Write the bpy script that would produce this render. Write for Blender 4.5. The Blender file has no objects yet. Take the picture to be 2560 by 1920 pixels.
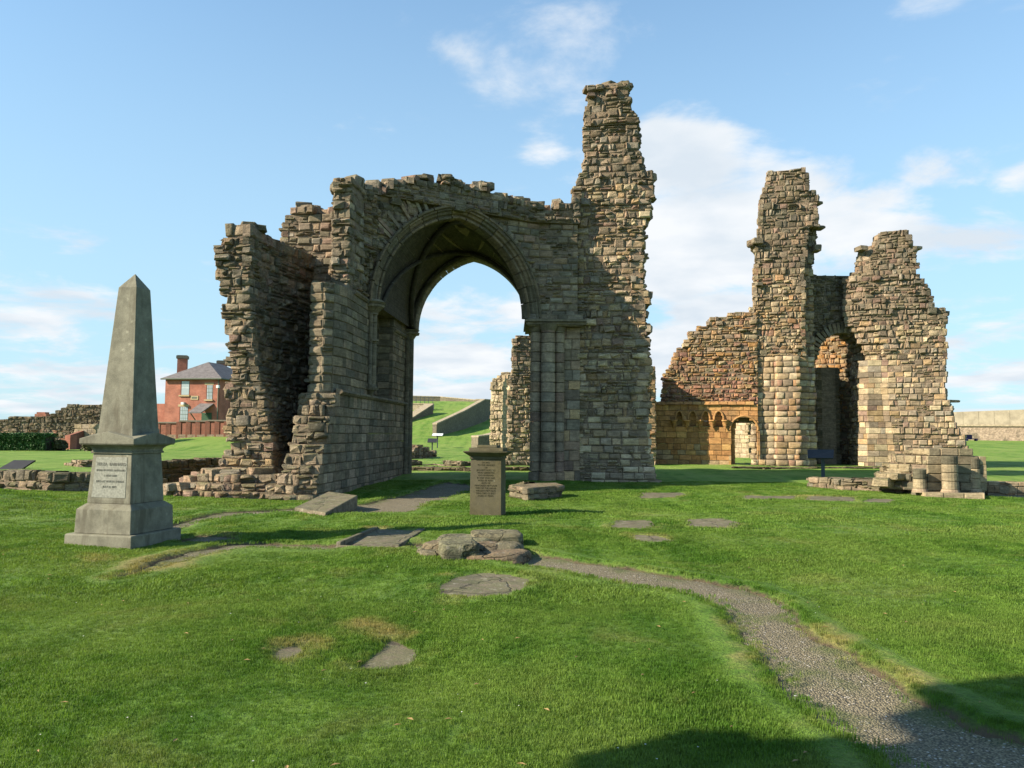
import bpy, bmesh, math, random
import numpy as np
from mathutils import Vector, Matrix
from mathutils import noise as mnoise

# ------------------------------------------------------------------ camera, world, sun
sc = bpy.context.scene
COL = sc.collection
F = 1950.0                      # focal length in pixels of a 2560 px wide frame
EYE = Vector((0, 0, 1.6))
PITCH = math.atan((1085 - 960) / F)
ROLL = math.radians(0.5)
_r0 = Vector((1, 0, 0)); _f0 = Vector((0, math.cos(PITCH), math.sin(PITCH))); _u0 = Vector((0, -math.sin(PITCH), math.cos(PITCH)))
_R = _r0 * math.cos(ROLL) + _u0 * math.sin(ROLL)
_U = _u0 * math.cos(ROLL) - _r0 * math.sin(ROLL)
cam_d = bpy.data.cameras.new("camera"); cam = bpy.data.objects.new("camera", cam_d); COL.objects.link(cam)
cam_d.sensor_width = 36; cam_d.lens = 36 * F / 2560; cam_d.clip_end = 9000; cam_d.clip_start = 0.05
m = Matrix.Identity(4)
for i in range(3):
    m[i][0] = _R[i]; m[i][1] = _U[i]; m[i][2] = -_f0[i]; m[i][3] = EYE[i]
cam.matrix_world = m
sc.camera = cam

SUN_EL = math.radians(31)
SUN_DIR = Vector((-0.95, -0.31, 0)).normalized() * math.cos(SUN_EL) + Vector((0, 0, math.sin(SUN_EL)))
sun_d = bpy.data.lights.new("sun", 'SUN'); sun_o = bpy.data.objects.new("sun", sun_d); COL.objects.link(sun_o)
sun_d.energy = 5.0; sun_d.angle = math.radians(0.55); sun_d.color = (1.0, 0.88, 0.70)
sun_o.rotation_euler = SUN_DIR.to_track_quat('Z', 'Y').to_euler()
sun_o.location = (0, 0, 60)

def raydir(px, py):
    return (_R * (px - 1280) + _U * (960 - py) + _f0 * F)
def P(px, py, Y):
    d = raydir(px, py); return EYE + d * (Y / d.y)
def X(px, Y, py=1085):
    return P(px, py, Y).x
def Z(py, Y, px=1280):
    return P(px, py, Y).z
def proj(p):
    d = Vector(p) - EYE; w = d.dot(_f0)
    return 1280 + F * d.dot(_R) / w, 960 - F * d.dot(_U) / w

SKY_TINT = (0.72, 1.05, 1.22)
world = bpy.data.worlds.new("World"); sc.world = world; world.use_nodes = True
def build_world():
    nt = world.node_tree; N = nt.nodes; L = nt.links; N.clear()
    out = N.new('ShaderNodeOutputWorld'); bg = N.new('ShaderNodeBackground'); bg.inputs[1].default_value = 0.092
    L.new(bg.outputs[0], out.inputs[0])
    sky = N.new('ShaderNodeTexSky'); sky.sky_type = 'NISHITA'; sky.sun_disc = False
    sky.sun_elevation = SUN_EL; sky.sun_rotation = math.atan2(SUN_DIR.x, SUN_DIR.y)
    sky.air_density = 1.0; sky.dust_density = 0.6; sky.ozone_density = 1.6; sky.altitude = 20
    tc = N.new('ShaderNodeTexCoord')
    # cloud density = noise over the sky dome, steered by soft patches of cloud in given directions
    sep = N.new('ShaderNodeSeparateXYZ'); L.new(tc.outputs['Generated'], sep.inputs[0])
    addz = N.new('ShaderNodeMath'); addz.operation = 'ADD'; addz.inputs[1].default_value = 0.16; L.new(sep.outputs[2], addz.inputs[0])
    mx = N.new('ShaderNodeMath'); mx.operation = 'MAXIMUM'; mx.inputs[1].default_value = 0.05; L.new(addz.outputs[0], mx.inputs[0])
    div = N.new('ShaderNodeVectorMath'); div.operation = 'DIVIDE'
    cmb = N.new('ShaderNodeCombineXYZ')
    for i in range(3): L.new(mx.outputs[0], cmb.inputs[i])
    L.new(tc.outputs['Generated'], div.inputs[0]); L.new(cmb.outputs[0], div.inputs[1])
    n1 = N.new('ShaderNodeTexNoise'); n1.inputs['Scale'].default_value = 2.1; n1.inputs['Detail'].default_value = 9; n1.inputs['Roughness'].default_value = 0.60
    n1.inputs['Distortion'].default_value = 0.25
    L.new(div.outputs[0], n1.inputs['Vector'])
    acc = None
    blobs = [  # px, py, radius in px, amount
        (1700, 400, 230, .40), (1660, 360, 150, .4), (1800, 620, 350, .50), (1850, 800, 260, .5), (1980, 500, 230, .32), (2150, 560, 260, .34), (2330, 430, 170, .22), (2480, 590, 200, .22),
        (1650, 330, 120, .16), (1900, 400, 130, .20), (2000, 380, 80, .16),
        (1130, 120, 80, .12), (1060, 150, 50, .08), (1500, 20, 200, .06), (1600, 90, 150, .08), (1720, 120, 120, .06), (2290, 0, 110, .10),
        (1965, 182, 55, .14), (1360, 380, 75, .14), (120, 760, 260, .26), (-60, 720, 220, .25), (430, 880, 260, .14), (1150, 900, 330, .36), (1300, 780, 160, .2),
        (2480, 850, 300, .2), (2500, 1010, 300, .22), (300, 1000, 500, .2), (1650, 900, 300, .28), (2200, 950, 400, .2), (2550, 450, 110, .18)]
    for px, py, r, a in blobs:
        d = raydir(px, py).normalized()
        s = N.new('ShaderNodeVectorMath'); s.operation = 'SUBTRACT'; s.inputs[1].default_value = d; L.new(tc.outputs['Generated'], s.inputs[0])
        sc2 = N.new('ShaderNodeVectorMath'); sc2.operation = 'MULTIPLY'; sc2.inputs[1].default_value = (1, 1, 1.7); L.new(s.outputs[0], sc2.inputs[0])
        ln = N.new('ShaderNodeVectorMath'); ln.operation = 'LENGTH'; L.new(sc2.outputs[0], ln.inputs[0])
        mr = N.new('ShaderNodeMapRange'); mr.interpolation_type = 'SMOOTHSTEP'
        mr.inputs['From Min'].default_value = r / F * 1.25; mr.inputs['From Max'].default_value = 0.0
        mr.inputs['To Min'].default_value = 0; mr.inputs['To Max'].default_value = a
        L.new(ln.outputs[1], mr.inputs['Value'])
        if acc is None: acc = mr.outputs[0]
        else:
            ad = N.new('ShaderNodeMath'); ad.operation = 'MAXIMUM'; L.new(acc, ad.inputs[0]); L.new(mr.outputs[0], ad.inputs[1])
            ad2 = N.new('ShaderNodeMath'); ad2.operation = 'MULTIPLY_ADD'; ad2.inputs[1].default_value = 0.0
            acc = ad.outputs[0]
    tot = N.new('ShaderNodeMath'); tot.operation = 'ADD'; L.new(n1.outputs[0], tot.inputs[0]); L.new(acc, tot.inputs[1])
    mr = N.new('ShaderNodeMapRange'); mr.interpolation_type = 'SMOOTHSTEP'
    mr.inputs['From Min'].default_value = 0.59; mr.inputs['From Max'].default_value = 0.80; L.new(tot.outputs[0], mr.inputs['Value'])
    # milky air low down
    hz = N.new('ShaderNodeMapRange'); hz.interpolation_type = 'SMOOTHSTEP'; hz.inputs['From Min'].default_value = 0.75; hz.inputs['From Max'].default_value = -0.05
    hz.inputs['To Max'].default_value = 0.85; hz.inputs['To Min'].default_value = 0.12; L.new(sep.outputs[2], hz.inputs['Value'])
    n2 = N.new('ShaderNodeTexNoise'); n2.inputs['Scale'].default_value = 3.0; n2.inputs['Detail'].default_value = 6; L.new(div.outputs[0], n2.inputs['Vector'])
    cr = N.new('ShaderNodeValToRGB'); cr.color_ramp.elements[0].position = 0.35; cr.color_ramp.elements[0].color = (.66, .74, .82, 1)
    cr.color_ramp.elements[1].position = 0.62; cr.color_ramp.elements[1].color = (.86, .89, .92, 1)
    L.new(n2.outputs[0], cr.inputs[0])
    mul = N.new('ShaderNodeVectorMath'); mul.operation = 'SCALE'; mul.inputs['Scale'].default_value = 5.3; L.new(cr.outputs[0], mul.inputs[0])
    tint = N.new('ShaderNodeVectorMath'); tint.operation = 'MULTIPLY'; tint.inputs[1].default_value = SKY_TINT; L.new(sky.outputs[0], tint.inputs[0])
    m0 = N.new('ShaderNodeMixRGB'); m0.inputs[2].default_value = (2.75, 3.85, 4.4, 1); L.new(hz.outputs[0], m0.inputs[0]); L.new(tint.outputs[0], m0.inputs[1])
    m1 = N.new('ShaderNodeMixRGB'); L.new(mr.outputs[0], m1.inputs[0]); L.new(m0.outputs[0], m1.inputs[1]); L.new(mul.outputs[0], m1.inputs[2])
    L.new(m1.outputs[0], bg.inputs[0])
build_world()
sc.view_settings.view_transform = 'Standard'; sc.view_settings.look = 'None'
sc.view_settings.exposure = 1.18; sc.view_settings.gamma = 1.0; sc.view_settings.use_curve_mapping = False

# ------------------------------------------------------------------ small helpers
rnd = random.Random(7)
def ss(a, b, x):
    t = np.clip((x - a) / (b - a), 0, 1) if isinstance(x, np.ndarray) else max(0.0, min(1.0, (x - a) / (b - a)))
    return t * t * (3 - 2 * t)
def V2(x, y): return Vector((x, y))
def interp(tab, v):
    if v <= tab[0][0]: return tab[0][1]
    for (a, b), (c, d) in zip(tab, tab[1:]):
        if v <= c: return b + (d - b) * (v - a) / (c - a) if c > a else d
    return tab[-1][1]
def link(o, parent=None):
    COL.objects.link(o)
    if parent: o.parent = parent
    return o
def mesh_obj(name, verts, faces, mat=None, parent=None, tints=None, smooth=False):
    me = bpy.data.meshes.new(name); me.from_pydata(verts, [], faces)
    if tints is not None:
        a = me.color_attributes.new('tint', 'FLOAT_COLOR', 'POINT')
        a.data.foreach_set('color', np.asarray(tints, dtype=np.float32).ravel())
    if smooth: me.polygons.foreach_set('use_smooth', [True] * len(me.polygons))
    if mat: me.materials.append(mat)
    me.update()
    return link(bpy.data.objects.new(name, me), parent)
def tag(o, label=None, cat=None, group=None, kind=None):
    if label: o['label'] = label
    if cat: o['category'] = cat
    if group: o['group'] = group
    if kind or cat: o['kind'] = kind or 'thing'
    return o
def empty(name, label, cat, loc=(0, 0, 0), group=None):
    o = bpy.data.objects.new(name, None); COL.objects.link(o); o.location = loc; o.empty_display_size = 0.2
    o['_w'] = 1; del o['_w']
    return tag(o, label, cat, group)
class MB:
    """collects simple solids in WORLD coordinates; build() links one mesh (parents at the origin or moved Empty handled by inverse)"""
    def __init__(s): s.v = []; s.f = []; s.t = []
    def add(s, vs, fs, tint=(1, 1, 1)):
        k = len(s.v); s.v += [tuple(v) for v in vs]; s.f += [tuple(i + k for i in f) for f in fs]; s.t += [(tint[0], tint[1], tint[2], 1)] * len(vs)
    def prism(s, pts, z0, z1, top=None, tint=(1, 1, 1)):
        n = len(pts); top = top or pts
        z1f = z1 if callable(z1) else (lambda i: z1)
        vs = [(p[0], p[1], z0) for p in pts] + [(p[0], p[1], z1f(i)) for i, p in enumerate(top)]
        fs = [tuple(range(n))[::-1], tuple(range(n, 2 * n))] + [(i, (i + 1) % n, n + (i + 1) % n, n + i) for i in range(n)]
        s.add(vs, fs, tint)
    def box(s, c, size, rot=0, tint=(1, 1, 1), top=1.0):
        hx, hy, hz = size[0] / 2, size[1] / 2, size[2] / 2; ca, sa = math.cos(rot), math.sin(rot)
        vs = []
        for k, zz in ((1, -hz), (top, hz)):
            for x, y in ((-hx, -hy), (hx, -hy), (hx, hy), (-hx, hy)):
                vs.append((c[0] + (x * ca - y * sa) * k, c[1] + (x * sa + y * ca) * k, c[2] + zz))
        s.add(vs, [(3, 2, 1, 0), (4, 5, 6, 7), (0, 1, 5, 4), (1, 2, 6, 5), (2, 3, 7, 6), (3, 0, 4, 7)], tint)
    def cyl(s, c, r0, r1, h, n=14, tint=(1, 1, 1), bev=0.0):
        rings = [(r0, 0)] if not bev else [(r0 - bev, 0), (r0, bev)]
        rings += [(r1, h)] if not bev else [(r1, h - bev), (r1 - bev, h)]
        vs = []; fs = []
        for r, z in rings: vs += [(c[0] + r * math.cos(6.2832 * i / n), c[1] + r * math.sin(6.2832 * i / n), c[2] + z) for i in range(n)]
        for k in range(len(rings) - 1): fs += [(k * n + i, k * n + (i + 1) % n, (k + 1) * n + (i + 1) % n, (k + 1) * n + i) for i in range(n)]
        fs += [tuple(range(n))[::-1], tuple((len(rings) - 1) * n + i for i in range(n))]
        s.add(vs, fs, tint)
    def build(s, name, mat, parent=None, smooth=False):
        v = s.v
        if parent is not None:
            l = parent.location if parent.parent is None else parent.location + parent.parent.location
            v = [(a - l[0], b - l[1], c - l[2]) for a, b, c in v]
        return mesh_obj(name, v, s.f, mat, parent, s.t, smooth)

# ------------------------------------------------------------------ materials
def mat_new(name):
    m = bpy.data.materials.new(name); m.use_nodes = True; nt = m.node_tree
    b = nt.nodes['Principled BSDF']; b.inputs['Roughness'].default_value = 0.9
    try: b.inputs['Specular IOR Level'].default_value = 0.2
    except KeyError: pass
    return m, nt, nt.nodes, nt.links, b
def mixc(N, L, fac, a, b, mode='MIX'):
    x = N.new('ShaderNodeMixRGB'); x.blend_type = mode
    for i, v in ((0, fac), (1, a), (2, b)):
        if isinstance(v, (int, float)): x.inputs[i].default_value = v if i == 0 else (v, v, v, 1)
        elif isinstance(v, tuple): x.inputs[i].default_value = v if len(v) == 4 else v + (1,)
        else: L.new(v, x.inputs[i])
    return x.outputs[0]
def ntex(N, L, vec, scale, detail=5, rough=0.6, dist=0.0):
    n = N.new('ShaderNodeTexNoise'); n.inputs['Scale'].default_value = scale; n.inputs['Detail'].default_value = detail; n.inputs['Roughness'].default_value = rough
    n.inputs['Distortion'].default_value = dist
    if vec is not None: L.new(vec, n.inputs['Vector'])
    return n.outputs[0]
def mrange(N, L, v, a, b, c=0.0, d=1.0, smooth=True):
    r = N.new('ShaderNodeMapRange'); r.interpolation_type = 'SMOOTHSTEP' if smooth else 'LINEAR'
    L.new(v, r.inputs['Value'])
    for k, x in (('From Min', a), ('From Max', b), ('To Min', c), ('To Max', d)): r.inputs[k].default_value = x
    return r.outputs[0]
def mth(N, L, op, a, b=None):
    x = N.new('ShaderNodeMath'); x.operation = op
    for i, v in ((0, a), (1, b)):
        if v is None: continue
        if isinstance(v, (int, float)): x.inputs[i].default_value = v
        else: L.new(v, x.inputs[i])
    return x.outputs[0]
def bump(N, L, bsdf, h, strength=0.5, dist=0.02, prev=None):
    b = N.new('ShaderNodeBump'); b.inputs['Strength'].default_value = strength; b.inputs['Distance'].default_value = dist
    L.new(h, b.inputs['Height'])
    if prev: L.new(prev, b.inputs['Normal'])
    L.new(b.outputs[0], bsdf.inputs['Normal']); return b.outputs[0]
def stone_mat(name, base=(1, 1, 1), tinted=True, moss=0.5, stain=0.35, bstr=0.8, bdist=0.03, mossc=(.085, .085, .03), fine=24, streak=False, rough_=1.0, cracks=0.0):
    m, nt, N, L, b = mat_new(name)
    geo = N.new('ShaderNodeNewGeometry'); pos = geo.outputs['Position']
    if tinted:
        at = N.new('ShaderNodeAttribute'); at.attribute_name = 'tint'; col = mixc(N, L, 1.0, at.outputs['Color'], base, 'MULTIPLY')
    else:
        col = mixc(N, L, 0.0, base, base)
    n1 = ntex(N, L, pos, 5.0, 8, 0.65); n2 = ntex(N, L, pos, fine, 6, 0.7); n3 = ntex(N, L, pos, 0.8, 5, 0.6)
    if streak:
        vm = N.new('ShaderNodeVectorMath'); vm.operation = 'MULTIPLY'; vm.inputs[1].default_value = (5.5, 5.5, .9); L.new(pos, vm.inputs[0]); n3 = ntex(N, L, vm.outputs[0], 1.0, 6, 0.62, .2)
    col = mixc(N, L, 1.0, col, mrange(N, L, n1, .3, .7, .72, 1.2), 'MULTIPLY')
    col = mixc(N, L, 1.0, col, mrange(N, L, n2, .3, .7, .8, 1.16), 'MULTIPLY')
    st = mth(N, L, 'MULTIPLY', mrange(N, L, n3, .5, .68), stain)
    col = mixc(N, L, st, col, (.10, .088, .062))
    # grey and ochre lichen spots
    v = N.new('ShaderNodeTexVoronoi'); v.inputs['Scale'].default_value = 7.0; L.new(pos, v.inputs['Vector'])
    sp = mth(N, L, 'MULTIPLY', mrange(N, L, v.outputs['Distance'], .22, .1), mrange(N, L, n1, .52, .6))
    col = mixc(N, L, mth(N, L, 'MULTIPLY', sp, .35), col, (.42, .40, .30))
    sepn = N.new('ShaderNodeSeparateXYZ'); L.new(geo.outputs['Normal'], sepn.inputs[0])
    mo = mth(N, L, 'MULTIPLY', mth(N, L, 'MULTIPLY', mrange(N, L, sepn.outputs[2], .15, .8), mrange(N, L, n1, .38, .56)), moss)
    col = mixc(N, L, mo, col, mossc)
    L.new(col, b.inputs['Base Color'])
    bv = N.new('ShaderNodeVectorMath'); bv.operation = 'MULTIPLY'; bv.inputs[1].default_value = (2.5, 2.5, 22.0); L.new(pos, bv.inputs[0]); nb = ntex(N, L, bv.outputs[0], 1.0, 5, .65, .6)
    col2 = mixc(N, L, 1.0, col, mrange(N, L, nb, .35, .65, 1 - .2 * rough_, 1 + .14 * rough_), 'MULTIPLY'); L.new(col2, b.inputs['Base Color'])
    h = mth(N, L, 'ADD', mth(N, L, 'ADD', mth(N, L, 'MULTIPLY', n1, 1.0), mth(N, L, 'MULTIPLY', n2, .6)), mth(N, L, 'MULTIPLY', nb, .7 * rough_))
    if cracks:
        wv = N.new('ShaderNodeVectorMath'); wv.operation = 'ADD'; nw = N.new('ShaderNodeTexNoise'); nw.inputs['Scale'].default_value = 4.0; L.new(pos, nw.inputs['Vector']); sw = N.new('ShaderNodeVectorMath'); sw.operation = 'SCALE'; sw.inputs['Scale'].default_value = .35
        L.new(nw.outputs['Color'], sw.inputs[0]); L.new(pos, wv.inputs[0]); L.new(sw.outputs[0], wv.inputs[1])
        cv = N.new('ShaderNodeTexVoronoi'); cv.feature = 'DISTANCE_TO_EDGE'; cv.inputs['Scale'].default_value = cracks; L.new(wv.outputs[0], cv.inputs['Vector'])
        ck = mrange(N, L, cv.outputs['Distance'], 0.0, .035)
        n6 = ntex(N, L, pos, 9, 6, .7); pale = mrange(N, L, n6, .55, .68)
        col3 = mixc(N, L, mth(N, L, 'MULTIPLY', pale, .45), col2, (.36, .33, .27)); dk = mrange(N, L, ntex(N, L, pos, 3.1, 5, .7), .52, .62)
        col3 = mixc(N, L, mth(N, L, 'MULTIPLY', dk, .5), col3, (.07, .065, .045))
        L.new(mixc(N, L, 1.0, col3, mrange(N, L, ck, 0, 1, .55, 1.0), 'MULTIPLY'), b.inputs['Base Color'])
        h = mth(N, L, 'ADD', h, mth(N, L, 'MULTIPLY', ck, .6))
    bump(N, L, b, h, bstr, bdist)
    return m
M_RUB = stone_mat('rubble_sandstone', moss=.75, stain=.5, bstr=1.0, bdist=.06)
M_ASH = stone_mat('ashlar_sandstone', moss=0.25, bstr=0.55, bdist=0.02)
M_CORE = stone_mat('lime_mortar', (.235, .175, .12), tinted=False, moss=.6, bstr=1.0, bdist=.05)
M_MON = stone_mat('monument_stone', (.185, .175, .13), tinted=False, moss=.2, stain=.75, bstr=.15, bdist=.006, fine=90, streak=True, rough_=0.0)
M_HEAD = stone_mat('headstone_sandstone', (.105, .09, .048), tinted=False, moss=.7, stain=.6, bstr=.35, bdist=.01, fine=50, mossc=(.05, .055, .02), rough_=0.0)
M_SLAB = stone_mat('slab_stone', (.18, .148, .10), tinted=False, moss=.6, stain=.8, bstr=.8, bdist=.015, fine=45, mossc=(.075, .085, .035), rough_=.3, cracks=1.3)
M_ROCK = stone_mat('carved_stone', (.29, .245, .165), tinted=False, moss=.45, stain=.35, bstr=.8, bdist=.02, fine=30)

def plain(name, col, rough=0.7, metal=0.0, var=0.12, scale=6):
    m, nt, N, L, b = mat_new(name); b.inputs['Roughness'].default_value = rough; b.inputs['Metallic'].default_value = metal
    geo = N.new('ShaderNodeNewGeometry'); n = ntex(N, L, geo.outputs['Position'], scale, 6, .65)
    L.new(mixc(N, L, 1.0, tuple(col), mrange(N, L, n, .3, .7, 1 - var, 1 + var), 'MULTIPLY'), b.inputs['Base Color'])
    return m

def grass_nodes(N, L, pos, sdf, dry):
    n1 = ntex(N, L, pos, .35, 5, .6); n2 = ntex(N, L, pos, 2.4, 6, .65); n3 = ntex(N, L, pos, 30, 4, .7); n4 = ntex(N, L, pos, .9, 4, .55, .6)
    mp = N.new('ShaderNodeMapping'); mp.inputs['Rotation'].default_value = (0, 0, .62); mp.inputs['Scale'].default_value = (1.6, .12, 1); L.new(pos, mp.inputs['Vector']); n5 = ntex(N, L, mp.outputs[0], 1.0, 3, .5)
    c = mixc(N, L, mrange(N, L, mth(N, L, 'ADD', mth(N, L, 'MULTIPLY', n2, .55), mth(N, L, 'MULTIPLY', n5, .45)), .41, .59), (.055, .122, .011), (.110, .190, .026))
    c = mixc(N, L, mth(N, L, 'MULTIPLY', mrange(N, L, n1, .42, .62), .6), c, (.142, .205, .038))
    c = mixc(N, L, mth(N, L, 'MULTIPLY', mrange(N, L, n4, .54, .68), .55), c, (.155, .185, .045))
    dd = mrange(N, L, mth(N, L, 'ADD', dry, mth(N, L, 'MULTIPLY', mth(N, L, 'SUBTRACT', n2, .5), 1.3)), .30, .85)
    c = mixc(N, L, mth(N, L, 'MULTIPLY', dd, .75), c, (.27, .21, .085))
    return c, n2, n3
def ground_mat():
    m, nt, N, L, b = mat_new('lawn'); geo = N.new('ShaderNodeNewGeometry'); pos = geo.outputs['Position']
    a1 = N.new('ShaderNodeAttribute'); a1.attribute_name = 'edge'; a2 = N.new('ShaderNodeAttribute'); a2.attribute_name = 'dry'
    c, n2, n3 = grass_nodes(N, L, pos, a1.outputs['Fac'], a2.outputs['Fac'])
    c = mixc(N, L, 1.0, c, mrange(N, L, n3, .3, .7, .72, 1.2), 'MULTIPLY')
    a3 = N.new('ShaderNodeAttribute'); a3.attribute_name = 'far_lift'
    c = mixc(N, L, a3.outputs['Fac'], c, mixc(N, L, 1.0, c, (1.45, 1.35, 1.5), 'MULTIPLY'))  # lawn colour lightened far off, standing in for light through missing blades
    soil = mrange(N, L, mth(N, L, 'ADD', a1.outputs['Fac'], mth(N, L, 'MULTIPLY', mth(N, L, 'SUBTRACT', n2, .5), .12)), .0, -.06)
    c = mixc(N, L, soil, c, (.10, .075, .045))
    L.new(c, b.inputs['Base Color'])
    bump(N, L, b, mth(N, L, 'ADD', mth(N, L, 'MULTIPLY', n3, 1.0), n2), .9, .05)
    return m
def blade_mat():
    m, nt, N, L, b = mat_new('grass_blade'); geo = N.new('ShaderNodeNewGeometry'); pos = geo.outputs['Position']
    oi = N.new('ShaderNodeObjectInfo')
    a2 = N.new('ShaderNodeAttribute'); a2.attribute_name = 'dryness'; a2.attribute_type = 'INSTANCER'
    c, n2, n3 = grass_nodes(N, L, pos, None, a2.outputs['Fac'])
    c = mixc(N, L, 1.0, c, mrange(N, L, oi.outputs['Random'], 0, 1, .75, 1.45, False), 'MULTIPLY')
    L.new(c, b.inputs['Base Color']); b.inputs['Roughness'].default_value = .55
    tr = N.new('ShaderNodeBsdfTranslucent'); L.new(mixc(N, L, 1.0, c, (1.3, 1.25, .7), 'MULTIPLY'), tr.inputs['Color'])
    mx = N.new('ShaderNodeMixShader'); mx.inputs[0].default_value = .35
    L.new(b.outputs[0], mx.inputs[1]); L.new(tr.outputs[0], mx.inputs[2]); L.new(mx.outputs[0], N['Material Output'].inputs[0])
    return m
def gravel_mat():
    m, nt, N, L, b = mat_new('gravel'); geo = N.new('ShaderNodeNewGeometry'); pos = geo.outputs['Position']
    v = N.new('ShaderNodeTexVoronoi'); v.inputs['Scale'].default_value = 70; L.new(pos, v.inputs['Vector'])
    v2 = N.new('ShaderNodeTexVoronoi'); v2.inputs['Scale'].default_value = 30; L.new(pos, v2.inputs['Vector'])
    sv = N.new('ShaderNodeSeparateColor'); L.new(v.outputs['Color'], sv.inputs[0])
    c = mixc(N, L, mrange(N, L, sv.outputs[0], .1, .95, 0, 1, False), (.165, .138, .082), (.30, .255, .165))
    c = mixc(N, L, mrange(N, L, sv.outputs[1], .94, .98), c, (.50, .46, .40))
    c = mixc(N, L, mrange(N, L, v.outputs['Distance'], .35, .7), c, (.09, .078, .055))
    n1 = ntex(N, L, pos, 1.3, 6, .65); n0 = ntex(N, L, pos, 40, 3, .6)
    ed = N.new('ShaderNodeAttribute'); ed.attribute_name = 'edge'
    g = mrange(N, L, mth(N, L, 'ADD', mth(N, L, 'ADD', n1, mth(N, L, 'MULTIPLY', n0, .2)), mth(N, L, 'MULTIPLY', ed.outputs['Fac'], -.3)), .50, .74)
    g = mth(N, L, 'MULTIPLY', g, .8)
    c = mixc(N, L, g, c, (.085, .105, .03))
    L.new(c, b.inputs['Base Color'])
    bump(N, L, b, mth(N, L, 'MULTIPLY', v.outputs['Distance'], -1), .8, .02)
    return m
M_GROUND = ground_mat(); M_BLADE = blade_mat(); M_GRAVEL = gravel_mat()

# ------------------------------------------------------------------ terrain
def gbase(x, y):
    z = 0.2 * ss(20., 36., y)
    z = z + 1.15 * ss(42., 92., y) * ss(8., 34., x)
    hill = ss(72., 128., y); z = z + 6.6 * hill * ss(-40., -17., x) * (1 - ss(14., 40., x))
    z = z + 1.25 * ss(54., 70., y) * ss(-36., -24., x) * (1 - ss(-17., -12., x)) * (1 - ss(72., 100., y))
    if isinstance(x, np.ndarray):
        E, S = np.exp, np.sin
    else:
        E, S = math.exp, math.sin
    z = z + 0.45 * E(-((x + 12.6) / 2.6) ** 2 - ((y - 16.2) / 2.2) ** 2)
    z = z - 0.09 * E(-((x + 0.95) / 1.0) ** 2 - ((y - 5.6) / .8) ** 2)
    z = z + 0.10 * E(-((x - 0.2) / 2.2) ** 2 - ((y - 13.2) / 1.6) ** 2)
    z = z + .018 * S(x * .9 + 1.3) * S(y * .8) + .010 * S(x * 2.7 + y * 1.1) + .008 * S(y * 3.1 - x * 1.7)
    return z
def G(px, py, zf=None):
    d = raydir(px, py); t = 10.0
    z = 0.0
    for _ in range(40):
        Y = min(400.0, (EYE.z - z) / max(1e-4, -d.z / d.y)) if d.z < 0 else 400.0
        p = EYE + d * (Y / d.y); z = .5 * z + .5 * float(gbase(p.x, p.y))
    return V2(p.x, p.y)
def G22(pts):  # points given in the 2212 px wide view
    k = 2560 / 2212
    return [G(a * k, b * k) for a, b in pts]

main_a = [(2000, 1700), (1950, 1659), (1880, 1600), (1790, 1545), (1700, 1480), (1650, 1400), (1600, 1340), (1545, 1298), (1480, 1278), (1400, 1268), (1250, 1240), (1150, 1222), (1095, 1212)]
main_b = [(1120, 1190), (1250, 1212), (1400, 1233), (1500, 1247), (1600, 1265), (1680, 1300), (1730, 1355), (1800, 1400), (1900, 1460), (2000, 1520), (2110, 1570), (2330, 1640), (2600, 1800)]
path_polys = [
    G22(main_a + main_b),
    G22([(255, 1251), (330, 1228), (430, 1200), (540, 1181), (620, 1184), (700, 1186), (735, 1183), (720, 1176), (640, 1174), (560, 1172), (500, 1172), (430, 1186), (340, 1212)]),
    G22([(362, 1150), (430, 1128), (520, 1112), (600, 1106), (650, 1104), (720, 1110), (880, 1107), (930, 1085), (1010, 1060), (1020, 1045), (960, 1040), (880, 1068), (790, 1088), (700, 1092), (600, 1100), (480, 1106), (410, 1122), (365, 1135)]),
    G22([(392, 1166), (430, 1155), (480, 1156), (520, 1168), (460, 1172), (400, 1171)]),
    G22([(880, 1180), (905, 1172), (935, 1180), (920, 1186)]),
    G22([(2100, 1071), (2135, 1062), (2230, 1060), (2230, 1078)]),
]
def poly_sdf(pts, x, y):
    """negative outside, positive inside (metres)"""
    p = np.array([(a.x, a.y) for a in pts]); n = len(p); d = np.full(x.shape, 1e9); ins = np.zeros(x.shape, bool)
    for i in range(n):
        a = p[i]; b = p[(i + 1) % n]; e = b - a; w0 = x - a[0]; w1 = y - a[1]
        t = np.clip((w0 * e[0] + w1 * e[1]) / max(1e-9, e @ e), 0, 1)
        d = np.minimum(d, np.hypot(w0 - t * e[0], w1 - t * e[1]))
        c = ((a[1] <= y) & (b[1] > y)) | ((b[1] <= y) & (a[1] > y))
        with np.errstate(divide='ignore', invalid='ignore'):
            xi = a[0] + (y - a[1]) / (b[1] - a[1]) * (b[0] - a[0]) if b[1] != a[1] else np.full(y.shape, 1e9)
        ins ^= c & (x < xi)
    return np.where(ins, d, -d)

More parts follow.
